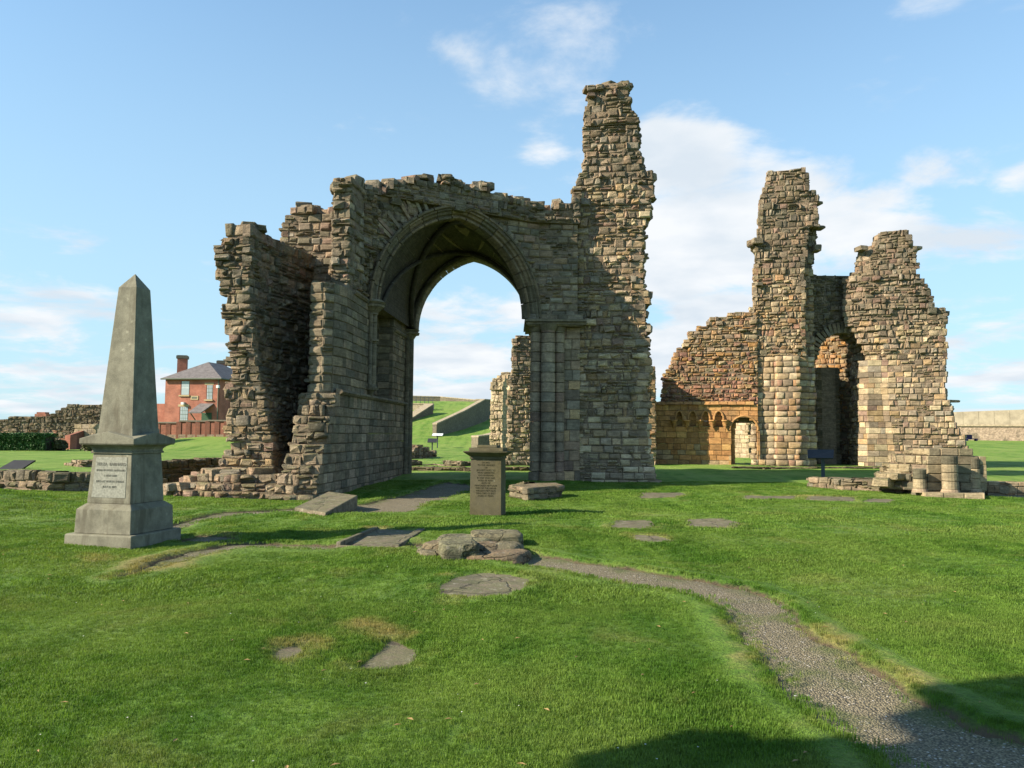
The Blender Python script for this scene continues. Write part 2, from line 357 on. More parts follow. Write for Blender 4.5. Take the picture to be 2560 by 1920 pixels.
# flat stones let into the turf: (outline in the 2212 view, label)
flat_stones = [
    ([(945, 1287), (950, 1262), (985, 1245), (1040, 1236), (1100, 1240), (1150, 1252), (1135, 1270), (1105, 1286), (1020, 1291)], 'large round grey slab let into the turf in front of the carved base', 'round_slab'),
    ([(762, 1448), (800, 1418), (825, 1395), (838, 1378), (872, 1382), (880, 1395), (910, 1402), (905, 1424), (880, 1440), (800, 1450)], 'larger worn grey stone lying flush in the dry foreground turf', 'flat_stone'),
    ([(580, 1418), (598, 1396), (662, 1390), (660, 1405), (640, 1424), (600, 1428)], 'smaller half buried stone in the foreground turf', 'flat_stone'),
    ([(1318, 1137), (1330, 1124), (1405, 1124), (1418, 1136), (1395, 1144), (1325, 1142)], 'rounded flush slab left of the square flush slab', 'flat_stone'),
    ([(1480, 1140), (1478, 1122), (1560, 1120), (1600, 1130), (1590, 1142)], 'wide square flush slab with mossy face on the open lawn', 'flat_stone'),
    ([(1368, 1168), (1366, 1155), (1420, 1158), (1460, 1170), (1400, 1173)], 'narrow flush slab nearest the gravel path bend', 'flat_stone'),
    ([(1382, 1078), (1380, 1064), (1470, 1064), (1485, 1068), (1455, 1076)], 'flush slab at the left end of the long row of stones in grass', 'flat_stone'),
    ([(1600, 1079), (1610, 1070), (1720, 1071), (1715, 1081)], 'second flush slab of the long row of stones in grass', 'flat_stone'),
    ([(1738, 1082), (1745, 1072), (1845, 1074), (1850, 1084)], 'third flush slab of the long row of stones in grass', 'flat_stone'),
    ([(1862, 1085), (1880, 1077), (1935, 1079), (1925, 1088)], 'pale flush slab at the right end of the long row of stones in grass', 'flat_stone'),
]
for fs_ in flat_stones:
    pass
flat_world = [(G22(p), l, n) for p, l, n in flat_stones]
ledger = G22([(726, 1181), (808, 1140), (918, 1146), (862, 1187)])

def terrain():
    xs = list(np.arange(-13, 13.001, .09)); s = .12
    while xs[-1] < 2500: xs.append(xs[-1] + s); s *= 1.13
    s = .12
    while xs[0] > -2500: xs.insert(0, xs[0] - s); s *= 1.13
    ys = list(np.arange(2.2, 20.001, .08)); s = .09
    while ys[-1] < 3500: ys.append(ys[-1] + s); s = min(s * 1.03, s + .4) if ys[-1] < 140 else s * 1.12
    s = .12
    while ys[0] > -300: ys.insert(0, ys[0] - s); s *= 1.2
    Xg, Yg = np.meshgrid(np.array(xs), np.array(ys)); x = Xg.ravel(); y = Yg.ravel()
    z = gbase(x, y)
    near = (np.abs(x) < 26) & (y < 42) & (y > 0)
    sd = np.full(x.shape, -9.0)
    xn, yn = x[near], y[near]; sn = np.full(xn.shape, -9.0)
    for p in path_polys: sn = np.maximum(sn, poly_sdf(p, xn, yn))
    jit = .05 * np.sin(xn * 5.1 + np.sin(yn * 3.3) * 2) * np.sin(yn * 6.7)
    sn = sn + jit + .10
    fl = np.full(xn.shape, -9.0)
    for p, l, n in flat_world: fl = np.maximum(fl, poly_sdf(p, xn, yn))
    fl = np.maximum(fl, poly_sdf(ledger, xn, yn))
    zn = z[near]
    zn = zn - .085 * ss(-.01, .12, sn) + .028 * np.exp(-((sn + .12) / .12) ** 2)
    zn = zn - .04 * ss(0.0, .08, fl) + .02 * np.exp(-((fl + .1) / .1) ** 2)
    z[near] = zn
    edge = np.full(x.shape, 5.0); edge[near] = np.minimum(5, -np.maximum(sn, fl))
    dry = np.zeros(x.shape)
    dry += .34 * np.exp(-(np.clip(edge - .08, 0, 9) / .14) ** 2)
    for px, py, r, a in DRY:
        g = G(px, py); dry += .72 * a * np.exp(-(((x - g.x) / r) ** 2 + ((y - g.y) / (r * .8)) ** 2))
    nx, ny = len(xs), len(ys)
    idx = np.arange(nx * ny).reshape(ny, nx)
    f = np.stack([idx[:-1, :-1].ravel(), idx[:-1, 1:].ravel(), idx[1:, 1:].ravel(), idx[1:, :-1].ravel()], 1)
    me = bpy.data.meshes.new('ground'); me.vertices.add(nx * ny); me.vertices.foreach_set('co', np.stack([x, y, z], 1).astype(np.float32).ravel())
    me.loops.add(f.size); me.loops.foreach_set('vertex_index', f.astype(np.int32).ravel())
    me.polygons.add(len(f)); me.polygons.foreach_set('loop_start', (np.arange(len(f)) * 4).astype(np.int32))
    me.polygons.foreach_set('use_smooth', np.ones(len(f), bool))
    for nm, arr in (('edge', edge), ('dry', dry), ('far_lift', ss(11., 28., y))):
        a = me.attributes.new(nm, 'FLOAT', 'POINT'); a.data.foreach_set('value', arr.astype(np.float32))
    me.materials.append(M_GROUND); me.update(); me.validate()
    o = link(bpy.data.objects.new('ground', me)); tag(o, kind='structure')
    return o
DRY = [(870, 1560, .45, .6), (950, 1570, .35, .55), (760, 1620, .35, .45), (560, 1590, .3, .4), (1080, 1440, .25, .4), (640, 1330, .7, .35), (300, 1400, 1.2, .4), (420, 1420, .8, .4),
       (1900, 1560, .35, .35), (2050, 1600, .4, .35), (2160, 1580, .5, .3), (2300, 1690, .5, .3), (1820, 1650, .5, .35), (1700, 1250, 1.2, .25), (250, 1390, .6, .35),
       (1960, 1350, 2.0, .12), (1610, 1345, .35, .5), (1760, 1345, .35, .4), (930, 1320, .4, .4), (1280, 1290, .6, .35), (2020, 1240, 1.5, .3), (2350, 1300, 1.5, .25), (1480, 1320, .8, .2)]
terrain()

def path_sheet(i, pts):
    x0 = min(p.x for p in pts) - .2; x1 = max(p.x for p in pts) + .2; y0 = max(2.0, min(p.y for p in pts) - .2); y1 = max(p.y for p in pts) + .2
    st = .1; xs = np.arange(x0, x1 + st, st); ys = np.arange(y0, y1 + st, st); Xg, Yg = np.meshgrid(xs, ys)
    sd = poly_sdf(pts, Xg, Yg); zz = gbase(Xg, Yg) - .042 + .008 * np.sin(Xg * 7) * np.sin(Yg * 6)
    keep = sd > -.22; idx = -np.ones(Xg.shape, int); verts = []; e = []
    for j in range(len(ys)):
        for k in range(len(xs)):
            if keep[j, k]: idx[j, k] = len(verts); verts.append((xs[k], ys[j], zz[j, k])); e.append(sd[j, k])
    fs = [(idx[j, k], idx[j, k + 1], idx[j + 1, k + 1], idx[j + 1, k]) for j in range(len(ys) - 1) for k in range(len(xs) - 1)
          if min(idx[j, k], idx[j, k + 1], idx[j + 1, k + 1], idx[j + 1, k]) >= 0]
    o = mesh_obj('gravel_path', verts, fs, M_GRAVEL, smooth=True)
    a = o.data.attributes.new('edge', 'FLOAT', 'POINT'); a.data.foreach_set('value', np.array(e, dtype=np.float32)); tag(o, kind='structure')
for i, p in enumerate(path_polys): path_sheet(i, p)

# ------------------------------------------------------------------ masonry
PAL = {
    'beige': [(.295, .22, .145), (.26, .195, .13), (.33, .255, .175), (.22, .17, .12), (.30, .205, .13), (.27, .225, .165), (.25, .165, .12)],
    'deep_shade': [(.05, .04, .03), (.035, .03, .022), (.065, .05, .035)],  # near-black tones that paint shade onto the passage wall
    'grey': [(.185, .15, .10), (.21, .17, .115), (.15, .125, .085), (.19, .145, .095), (.17, .145, .105), (.22, .175, .115)],
    'warm': [(.40, .27, .145), (.36, .255, .15), (.42, .31, .19), (.32, .22, .12), (.40, .235, .12), (.34, .27, .17), (.30, .175, .115)],
    'orange': [(.43, .225, .085), (.38, .205, .08), (.45, .26, .10), (.34, .18, .07), (.41, .205, .08)],
    'purple': [(.34, .17, .11), (.28, .145, .10), (.38, .22, .12), (.43, .27, .13), (.25, .13, .095), (.42, .21, .12)],
    'cream': [(.47, .37, .23), (.43, .33, .20), (.40, .31, .20), (.50, .39, .26)],
    'dark': [(.15, .115, .07), (.18, .135, .085), (.125, .10, .065), (.20, .145, .09)],
}
def poly_inset(pts, d):
    n = len(pts); out = []
    area = sum(pts[i].x * pts[(i + 1) % n].y - pts[(i + 1) % n].x * pts[i].y for i in range(n))
    sgn = 1 if area > 0 else -1
    for i in range(n):
        a = (pts[i] - pts[i - 1]); b = (pts[(i + 1) % n] - pts[i])
        if a.length < 1e-5 or b.length < 1e-5: out.append(pts[i]); continue
        a = a.normalized(); b = b.normalized()
        na = V2(-a.y, a.x) * sgn; nb = V2(-b.y, b.x) * sgn; s = na + nb
        if s.length < .3: out.append(pts[i] + na * d); continue
        s = s.normalized(); out.append(pts[i] + s * (d / max(.5, s.dot(na))))
    return out
class Ruin:
    def __init__(s, name, label, cat, loc, seed=1):
        s.root = empty(name, label, cat, loc); s.loc = Vector(loc); s.st = []; s.core = MB(); s.r = random.Random(seed)
    def stone(s, p, u, n, w, h, z, prot, emb, bev, jit, tint, kind='rubble_stone', round_=0.0):
        """p: 2D left end on the face line, u along, n outward"""
        r = s.r; R = lambda a: r.uniform(-a, a)
        vs = []
        def pt(a, b, c): vs.append((p.x + u.x * a + n.x * b, p.y + u.y * a + n.y * b, z + c))
        cs = [(0, 0), (w, 0), (w, h), (0, h)]
        for a, c in cs: pt(a, -emb, c)
        jc = [(a + R(jit), c + R(jit * .6)) for a, c in cs]
        for a, c in jc: pt(a, prot - bev * (1 + round_), c)
        ins = [(1, 1), (-1, 1), (-1, -1), (1, -1)]
        b2 = min(bev, w * .3, h * .3)
        for (a, c), (i, k) in zip(jc, ins): pt(a + i * b2 * (1 + r.random() * .5), prot + R(jit * .9), c + k * b2 * (1 + r.random() * .6))
        fs = [(4, 5, 9, 8), (5, 6, 10, 9), (6, 7, 11, 10), (7, 4, 8, 11), (0, 1, 5, 4), (1, 2, 6, 5), (2, 3, 7, 6), (3, 0, 4, 7)]
        if round_:
            vs2 = vs[:4]
            prof3 = ((.0, -.055), (.18, -.012), (.5, .012), (.0, .0))
            vs = vs[:4]
            for fr, dp in ((0.0, -bev * 1.3), (.35, -bev * .45), (1.0, 0.0), (2.1, bev * .3)):
                bb = min(bev * fr, w * .38, h * .38)
                for (a, c), (i, k) in zip(jc, ins): pt(a + i * bb + R(.003), prot + dp + R(.003), c + k * bb + R(.003))
            fs = [(0, 1, 5, 4), (1, 2, 6, 5), (2, 3, 7, 6), (3, 0, 4, 7)]
            for q in (4, 8, 12): fs += [(q + i, q + (i + 1) % 4, q + 4 + (i + 1) % 4, q + 4 + i) for i in range(4)]
            fs.append((16, 17, 18, 19))
        elif False:
            ax = sum(v[0] for v in vs[8:]) / 4 + n.x * round_ * .05; ay = sum(v[1] for v in vs[8:]) / 4 + n.y * round_ * .05; az = sum(v[2] for v in vs[8:]) / 4
            vs.append((ax, ay, az)); fs += [(8, 9, 12), (9, 10, 12), (10, 11, 12), (11, 8, 12)]
        else: fs.append((8, 9, 10, 11))
        # outward winding
        if u.x * n.y - u.y * n.x > 0: fs = [f[::-1] for f in fs]
        c = Vector((p.x + u.x * w / 2, p.y + u.y * w / 2, z + h / 2)); d = EYE - c
        f = max(0.0, (d.x * n.x + d.y * n.y) / d.length)
        lum = r.uniform(.74, 1.18); t = tuple(max(.01, q * lum * r.uniform(.98, 1.02)) for q in tint)
        s.st.append((w * h * f / d.length_squared, kind, vs, fs, t, bool(round_)))
    def edge(s, a, b, n, z0, z1, style, tints):
        r = s.r; e = b - a; L = e.length
        if L < .05 or style == '-': return
        u = e / L
        def run(s0, s1, z, h, wmin, wmax, gap, prot, emb, bev, jit, kind, rd=0.0):
            x = s0
            while x < s1 - .02:
                w = r.uniform(wmin, wmax)
                if s1 - x - w < wmin * .6: w = s1 - x
                pr = prot()
                s.stone(a + u * x, u, n, max(.03, w - gap), h - gap * r.uniform(.7, 1.3), z, pr, emb, bev, jit, r.choice(tints(z)), kind, rd() if callable(rd) else rd)
                x += w
        H = z1 - z0
        if style == 'a':      # squared ashlar
            run(-.01, L + .01, z0, H, .28, .62, .017, lambda: r.uniform(-.006, .014), .12, .012, .004, 'ashlar_block')
        elif style == 'p':    # weathered pillow ashlar
            run(-.02, L + .02, z0, H, .26, .6, .028, lambda: r.uniform(-.02, .04), .16, .036, .016, 'ashlar_block', .8)
        elif style == 'w':    # worn ashlar, partly lost
            x = -.01
            while x < L:
                c = min(L - x, r.uniform(.35, .8))
                if c < .2: c = L - x
                if r.random() < .72: run(x, x + c, z0, H, .24, .5, .025, lambda: r.uniform(-.03, .05), .16, .03, .018, 'ashlar_block')
                else:
                    k = r.choice([2, 2, 3]); hh = H / k
                    for q in range(k): run(x, x + c, z0 + q * hh, hh, .15, .34, .025, lambda: r.uniform(-.06, .05), .16, .03, .02, 'rubble_stone')
                x += c
        else:                 # rubble
            big = style == 'R'
            x = -.03
            while x < L + .01:
                c = min(L + .03 - x, r.uniform(.35, 1.0))
                if L - x - c < .15: c = L + .03 - x
                k = r.choice([1, 1, 1, 2] if big else [1, 1, 1, 2, 2])
                cuts = sorted([0, 1] + [(q + 1) / k + r.uniform(-.1, .1) for q in range(k - 1)])
                for q in range(k):
                    h = H * (cuts[q + 1] - cuts[q]) * r.uniform(.82, 1.2)
                    run(x, x + c, z0 + H * cuts[q] + r.uniform(-.02, .02), h, .11, .44, .022,
                        lambda: (r.uniform(-.012, .06) if r.random() < .93 else r.uniform(.05, .15)), .2, .036, .036, 'rubble_stone', lambda: .5 if r.random() < .22 else 0.0)
                x += c
    def rows(s, z0, z1, H, foot, tints, inset=.028, tint_top=None):
        z = z0; r = s.r
        if isinstance(tints, str): nm = tints; tints = lambda z: PAL[nm]
        while z < z1 - .03:
            h = H * r.uniform(.86, 1.14)
            if z1 - z - h < H * .5: h = z1 - z
            for pts, styles in foot(z + h * .5):
                n = len(pts)
                if n < 3: continue
                area = sum(pts[i].x * pts[(i + 1) % n].y - pts[(i + 1) % n].x * pts[i].y for i in range(n)) / 2
                if abs(area) < .01: continue
                if area < 0: pts = pts[::-1]; styles = styles[:-1][::-1] + styles[-1:]
                for i in range(n):
                    e = pts[(i + 1) % n] - pts[i]
                    if e.length < 1e-4: continue
                    nn = V2(e.y, -e.x).normalized()
                    s.edge(pts[i], pts[(i + 1) % n], nn, z, z + h, styles[i], tints)
                s.core.prism([(p.x, p.y) for p in poly_inset(pts, inset)], z - .012, z + h - .02)
            z += h
    def block(s, c, size, rot=0.0, tint=(.3, .25, .17), kind='loose_stone', j=.04, bev=.15):
        """free irregular stone, hull of jittered points"""
        r = s.r; b = bmesh.new(); ca, sa = math.cos(rot), math.sin(rot)
        for i in (-1, 1):
            for k in (-1, 1):
                for l in (-1, 1):
                    for ax in range(3):
                        q = [i * .5, k * .5, l * .5]; q[ax] *= (1 - bev * r.uniform(1.2, 2.4))
                        x, y, zz = q[0] * size[0] + r.uniform(-j, j), q[1] * size[1] + r.uniform(-j, j), q[2] * size[2] + r.uniform(-j, j) * .6
                        b.verts.new((c[0] + x * ca - y * sa, c[1] + x * sa + y * ca, c[2] + zz))
        bmesh.ops.convex_hull(b, input=b.verts[:]); b.verts.ensure_lookup_table()
        used = [v for v in b.verts if v.link_faces]; ix = {v: k for k, v in enumerate(used)}
        vs = [tuple(v.co) for v in used]; fs = [tuple(ix[v] for v in f.verts) for f in b.faces]; b.free()
        d = (EYE - Vector(c)).length_squared
        s.st.append((size[0] * size[2] / d, kind, vs, fs, tint))
    def finish(s, cap=280, mats=None, core_name='rubble_core'):
        mats = mats or {}
        if s.core.v: s.core.build(core_name, M_CORE, s.root)
        kinds = {}
        for x in s.st: kinds.setdefault(x[1], []).append(x)
        rest = MB()
        for k, L in kinds.items():
            L.sort(key=lambda q: -q[0]); mt = mats.get(k, M_ASH if k in ('ashlar_block', 'voussoir') else M_RUB)
            big = [q for q in L[:cap] if q[0] > 0]
            for q in big:
                b = MB(); b.add(q[2], q[3], q[4]); b.build(k, mt, s.root, len(q) > 5 and q[5])
            left = L[len(big):]
            if left:
                b = MB(); sm = []
                for q in left: b.add(q[2], q[3], q[4]); sm += [len(q) > 5 and q[5]] * len(q[3])
                o = b.build({'ashlar_block': 'ashlar_facing', 'rubble_stone': 'rubble_facing'}.get(k, k + '_facing'), mt, s.root); o.data.polygons.foreach_set('use_smooth', sm); tag(o, kind='stuff')

# ---- profile tables from the photograph's silhouette at a given distance: list of (px,py) -> (z, x)
def prof(pts, Y):
    t = sorted((P(px, py, Y).z, P(px, py, Y).x) for px, py in pts); return t

# ================================================================== RUIN A : arched bay, fins, tower
A = Ruin('ruined_priory_arch', 'tall ruined priory bay with pointed vaulted arch and slender rubble tower', 'ruin', (-2, 24, 0), 11)
def wl(k, off=0.0):      # right face of the side wall, k metres from its near end
    return V2(-4.6 + .07 * k + off, 18.3 + k)
W0 = wl(0)
# --- C1 rubble fin on the left
fin_left = prof([(583, 563), (562, 593), (545, 618), (546, 650), (541, 690), (552, 720), (568, 745), (566, 790), (562, 812), (576, 832), (578, 870), (570, 900), (574, 920), (586, 938),
                 (560, 960), (562, 980), (573, 998), (580, 1025), (564, 1055), (564, 1080), (581, 1090), (577, 1112), (569, 1138), (557, 1165), (542, 1188), (522, 1208), (512, 1235), (505, 1262)], 19.6)
fin_right = prof([(624, 563), (622, 700), (630, 850), (648, 950), (662, 1010), (676, 1100), (684, 1180), (694, 1262)], 19.4)
def fin_foot(z):
    jl = A.r.uniform(-.1, .06)
    xl = interp(fin_left, z) + jl; xr = interp(fin_right, z)
    yf = 19.5 - .5 * (1 - ss(0., 1.0, z))
    pts = [V2(xl, yf + .1), V2(xr, yf), V2(xr + .10, yf + 1.3), V2(-6.0 + .25, 23.4), V2(xl + .35, 23.4), V2(xl + .15, 21.2)]
    return [(pts, ['r', 'r', 'r', '-', 'r', 'r'])]
def t_fin(z):
    return PAL['beige'] + PAL['grey'] if z > 2.5 else PAL['beige'] + PAL['warm'][:3]
A.rows(-.3, Z(568, 19.6), .21, fin_foot, t_fin)
for i in range(4):
    A.block((X(592 + i * 9, 19.8), 19.9 + A.r.random() * .8, Z(568, 19.7) + .02), (.35, .4, .16), A.r.random(), A.r.choice(PAL['grey']), 'rubble_stone')
# --- foot of broken masonry spreading left
def foot_foot(z):
    t = max(0, min(1, z / .62)); x0 = interp([(0, X(425, 19.2)), (.3, X(470, 19.2)), (.62, X(520, 19.2))], z)
    return [([V2(x0, 19.3), V2(X(560, 18.7), 18.55 + t * .5), V2(X(690, 18.6), 18.6 + t * .5), V2(X(700, 18.9), 19.9), V2(x0 + .2, 20.6)], ['R', 'R', 'R', 'r', 'R'])]
A.rows(-.2, .58, .2, foot_foot, 'beige')
for i in range(26):
    px = 425 + i * 10.5; zz = .5 * ss(400., 560., px) + .05
    A.block((X(px, 19.4), 19.3 + A.r.random() * 1.0, zz + A.r.random() * .12), (A.r.uniform(.25, .55), .4, A.r.uniform(.16, .3)), A.r.random(), A.r.choice(PAL['beige']), 'loose_stone')
# --- transverse wall joining fin and side wall
tw = [(690, 575), (705, 555), (720, 530), (731, 510), (762, 508), (790, 532), (815, 530), (835, 524), (842, 500), (838, 478), (852, 466), (900, 455), (935, 458)]
tw_t = [(P(a, b, 22.9).x, P(a, b, 22.9).z) for a, b in tw]
def tw_foot(z):
    xs = [x for x, zz in tw_t]; x = xs[0]; res = []; start = None
    g = np.linspace(-6.9, -4.5, 30)
    for q in g:
        top = interp(tw_t, q) if q > tw_t[0][0] else 7.6
        if top > z and start is None: start = q
        if top <= z and start is not None:
            if q - start > .15: res.append((start, q))
            start = None
    if start is not None: res.append((start, g[-1]))
    return [([V2(a, 22.9), V2(b, 22.7), V2(b, 24.3), V2(a, 24.5)], ['w', 'R', 'r', 'R']) for a, b in res]
A.rows(-.2, 9.4, .23, tw_foot, lambda z: PAL['grey'] + PAL['dark'] if z < 6.5 else PAL['beige'] + PAL['grey'])
# --- side wall: lower battered part, then upper part with chamfered end
ZS = 2.62
def low_foot(z):
    k = 1.6 * (max(0, z) / ZS) ** .9 + A.r.uniform(-.12, .1)
    wdt = interp([(0, 1.02), (1.2, .86), (2.6, .95)], z)
    f = wl(k); f2 = wl(4.7); g = wl(10.3)
    return [([V2(f.x - wdt, f.y + .12), V2(f.x - wdt * .5, f.y - .05), f, f2, wl(7.0), g, g + V2(-.9, 0), V2(f.x - wdt + .15, 22.8)], ['r', 'r', 'a', 'a', 'a', 'a', '-', 'r'])]
def t_low(z): return PAL['grey']
A.rows(-.3, ZS, .235, low_foot, lambda z: PAL['grey'] + PAL['beige'][:3])
def up_foot(z):
    full = z < Z(577, 20.1)
    near = [V2(-5.22, 20.02), V2(-4.86, 19.9), V2(-4.62, 20.08), wl(2.45)] if full else [V2(-5.1 + A.r.uniform(-.1, .1), 21.2), V2(-4.75, 21.1), wl(2.9), wl(3.1)]
    pts = near + [wl(5.3), wl(5.3, -.5), wl(8.0, -.5), wl(8.0), wl(10.3), wl(10.3, -1.2), V2(-5.5, 22.9), V2(-5.22 if full else -5.1, 21.6)]
    return [(pts, (['w', 'w', 'a', 'a'] if full else ['r', 'r', 'r', 'a']) + ['a', 'a', 'a', 'a', 'a', '-', 'r', 'r'])]
A.rows(ZS, 5.5, .245, up_foot, lambda z: PAL['grey'] + PAL['beige'][:1])

# --- arch geometry
FA, FB = V2(-4.12, 23.2), V2(0.52, 25.9)
RA, RB = V2(-3.72, 28.7), V2(0.72, 28.4)
ZSP = 5.45
ZFA, ZRA = 8.52, 8.22
def arch_hw(a, h, dz):
    Rr = (a * a + h * h) / (2 * a)
    return math.sqrt(max(0, Rr * Rr - dz * dz)) - (Rr - a)
def opening(w, z):
    a = FA.lerp(RA, w); b = FB.lerp(RB, w); top = ZFA + (ZRA - ZFA) * w
    if z >= top: return None
    half = (b - a).length / 2; mid = (a + b) / 2; u = (b - a).normalized()
    hw = arch_hw(half, top - ZSP, max(0, z - ZSP)); return mid - u * hw, mid + u * hw
mass_top_px = [(836, 476), (853, 465), (898, 453), (922, 458), (940, 466), (967, 460), (1009, 450), (1030, 445), (1057, 442), (1091, 448), (1116, 447), (1145, 455), (1148, 466), (1169, 467),
               (1199, 466), (1200, 459), (1218, 459), (1220, 473), (1233, 475), (1240, 487), (1263, 498), (1281, 489), (1304, 498), (1337, 499), (1342, 514), (1398, 512), (1412, 500), (1430, 508), (1445, 470), (1470, 440)]
fl = [V2(-4.95, 21.3), V2(-4.35, 22.55), V2(0.55, 25.55), V2(2.25, 25.85)]   # front line of the mass
def front_pt(x):
    for a, b in zip(fl, fl[1:]):
        if x <= b.x: return V2(x, a.y + (b.y - a.y) * (x - a.x) / (b.x - a.x))
    return V2(x, fl[-1].y)
mt = []
for px, py in mass_top_px:
    Y = 24.0
    for _ in range(8): Y = front_pt(P(px, py, Y).x).y
    q = P(px, py, Y); mt.append((q.x, q.z))
mt.sort()
YB = 28.9
def mass_foot(z):
    x0, x1 = -4.98, 2.2
    if z < ZFA + .28:
        ws = [0, .15, .3, .45, .6, .8, 1.0]
        L_ = []; R_ = []; closed = False
        for w in ws:
            o = opening(w, z - .17)
            if o is None: closed = True; break
            L_.append(o[0]); R_.append(o[1])
        if z < ZFA + .12 and L_:
            fl0 = L_[0] + V2(-.0, -.06); fr0 = R_[0] + V2(.0, -.06)
            xa = x0 if z < 8.2 else max(x0, P(836, 476, 21.5).x)
            left = [V2(xa, 21.25 + A.r.uniform(-.1, .1)), V2(-4.5, 21.2)] + ([wl(4.0)] if z < 8.8 else []) + [V2(min(-4.0, fl0.x - .2) , 22.9)]
            nl = len(left)
            if not closed:
                pl = left + [fl0] + L_ + [V2(-4.9, YB), V2(x0 - .3, 24.4), V2(x0 - .1, 22.2)]
                st = ['r', 'w'] + (['r'] if nl == 4 else []) + ['r'] + ['-'] * (len(L_)) + ['r', 'r', 'r', 'r', 'r']
                st = st[:len(pl)] + ['r'] * max(0, len(pl) - len(st))
                pr = [fr0, V2(max(fr0.x + .1, .9), 25.85), V2(x1, 25.9), V2(x1, YB), V2(1.2, YB)] + R_[::-1]
                sr = ['w', 'w', '-', 'r', '-'] + ['-'] * len(R_)
                return [(pl, st), (pr, sr)]
            pl = left + [fl0] + L_ + R_[::-1] + [fr0, V2(max(fr0.x + .1, .9), 25.85), V2(x1, 25.9), V2(x1, YB), V2(x0, YB), V2(x0 - .1, 23)]
            st = ['r', 'w'] + (['r'] if nl == 4 else []) + ['r'] + ['-'] * (2 * len(L_) + 1) + ['w', 'w', '-', 'r', 'r', 'r', 'r', 'r']
            st = st[:len(pl)] + ['r'] * max(0, len(pl) - len(st))
            return [(pl, st)]
    res = []; start = None; g = np.arange(-4.98, 2.25, .07)
    segs = []
    for q in g:
        ok = interp(mt, q) > z
        if ok and start is None: start = q
        if not ok and start is not None: segs.append((start, q)); start = None
    if start is not None: segs.append((start, g[-1]))
    for a, b in segs:
        if b - a < .12: continue
        pts = [front_pt(a)] + [p for p in fl if a + .1 < p.x < b - .1] + [front_pt(b)]
        if z > 8.8:
            mid = [front_pt(a + (b - a) * t) + V2(0, A.r.uniform(-.08, .15)) for t in (.25, .5, .75)] if b - a > 1.2 else []
            pts = sorted(pts + mid, key=lambda p: p.x)
        n = len(pts)
        res.append((pts + [V2(b, min(YB, pts[-1].y + 2.6)), V2(a, min(YB, pts[0].y + 3.5))], ['r'] * (n - 1) + ['r', 'r', 'r']))
    return res
A.rows(5.5, 9.75, .225, mass_foot, lambda z: (PAL['grey'] + PAL['beige']) if z < 8.3 else (PAL['beige'] + PAL['grey'][:3]))

for i in range(46):
    k = A.r.uniform(0.02, .93); x = -4.9 + 7.0 * k; zt_ = interp(mt, x); f_ = front_pt(x)
    sz = A.r.uniform(.2, .5); A.block((x, f_.y + A.r.uniform(.15, .9), zt_ + A.r.uniform(-.06, .10)), (sz, A.r.uniform(.3, .5), A.r.uniform(.12, .30)), A.r.uniform(-.6, .6), A.r.choice(PAL['beige'] + PAL['grey']), 'rubble_stone', .05)
for i in range(16):
    x = A.r.uniform(-6.5, -5.0); A.block((x, 22.9 + A.r.uniform(.1, .9), interp(tw_t, x) + A.r.uniform(-.05, .08)), (A.r.uniform(.2, .5), .4, A.r.uniform(.14, .3)), A.r.uniform(-.5, .5), A.r.choice(PAL['beige']), 'rubble_stone', .05)
# --- pier: clustered shafts and ashlar behind them
def pier_foot(z):
    b = .12 if z < .45 else 0
    return [([V2(.95, 26.1 - b), V2(2.28, 26.05 - b), V2(2.28, 28.3), V2(.80, 28.3)], ['a', '-', 'r', 'a'])]
A.rows(-.3, 5.2, .33, pier_foot, lambda z: PAL['beige'] + PAL['warm'][:1])
A.rows(5.2, 5.6, .2, lambda z: [([V2(.5, 25.75), V2(2.35, 25.7), V2(2.3, 28.4), V2(.62, 28.5)], ['a', '-', 'r', 'a'])], 'grey')
drum_k = []
for px, rad, dy in ((1339, .19, .02), (1369, .235, -.2), (1398, .17, -.04)):
    c = V2(X(px, 25.95), 26.05 + dy); z = -.05; i = 0
    while z < 5.02:
        h = .33 * A.r.uniform(.97, 1.03) if i else .42
        b = MB(); rr = rad * (1.2 if i == 0 else 1.0); b.cyl((c.x, c.y, z), rr, rr, min(h, 5.06 - z) - .016, 18, A.r.choice(PAL['beige']), .012)
        b.build('shaft_drum', M_ASH, A.root); z += h; i += 1
    b = MB(); b.cyl((c.x, c.y, 5.02), rad * .98, rad * 1.45, .24, 18, PAL['grey'][0]); b.build('capital', M_ASH, A.root)
# moulded impost band above the capitals
for zz, o, h in ((5.24, .16, .09), (5.33, .24, .08)):
    b = MB(); b.prism([(X(1322, 25.9) - o * .7, 25.85 - o), (2.45, 25.8 - o), (2.45, 26.6), (X(1322, 25.9) - o * .7, 28.4)], zz, zz + h - .004, tint=PAL['grey'][0]); b.build('impost_moulding', M_ASH, A.root)

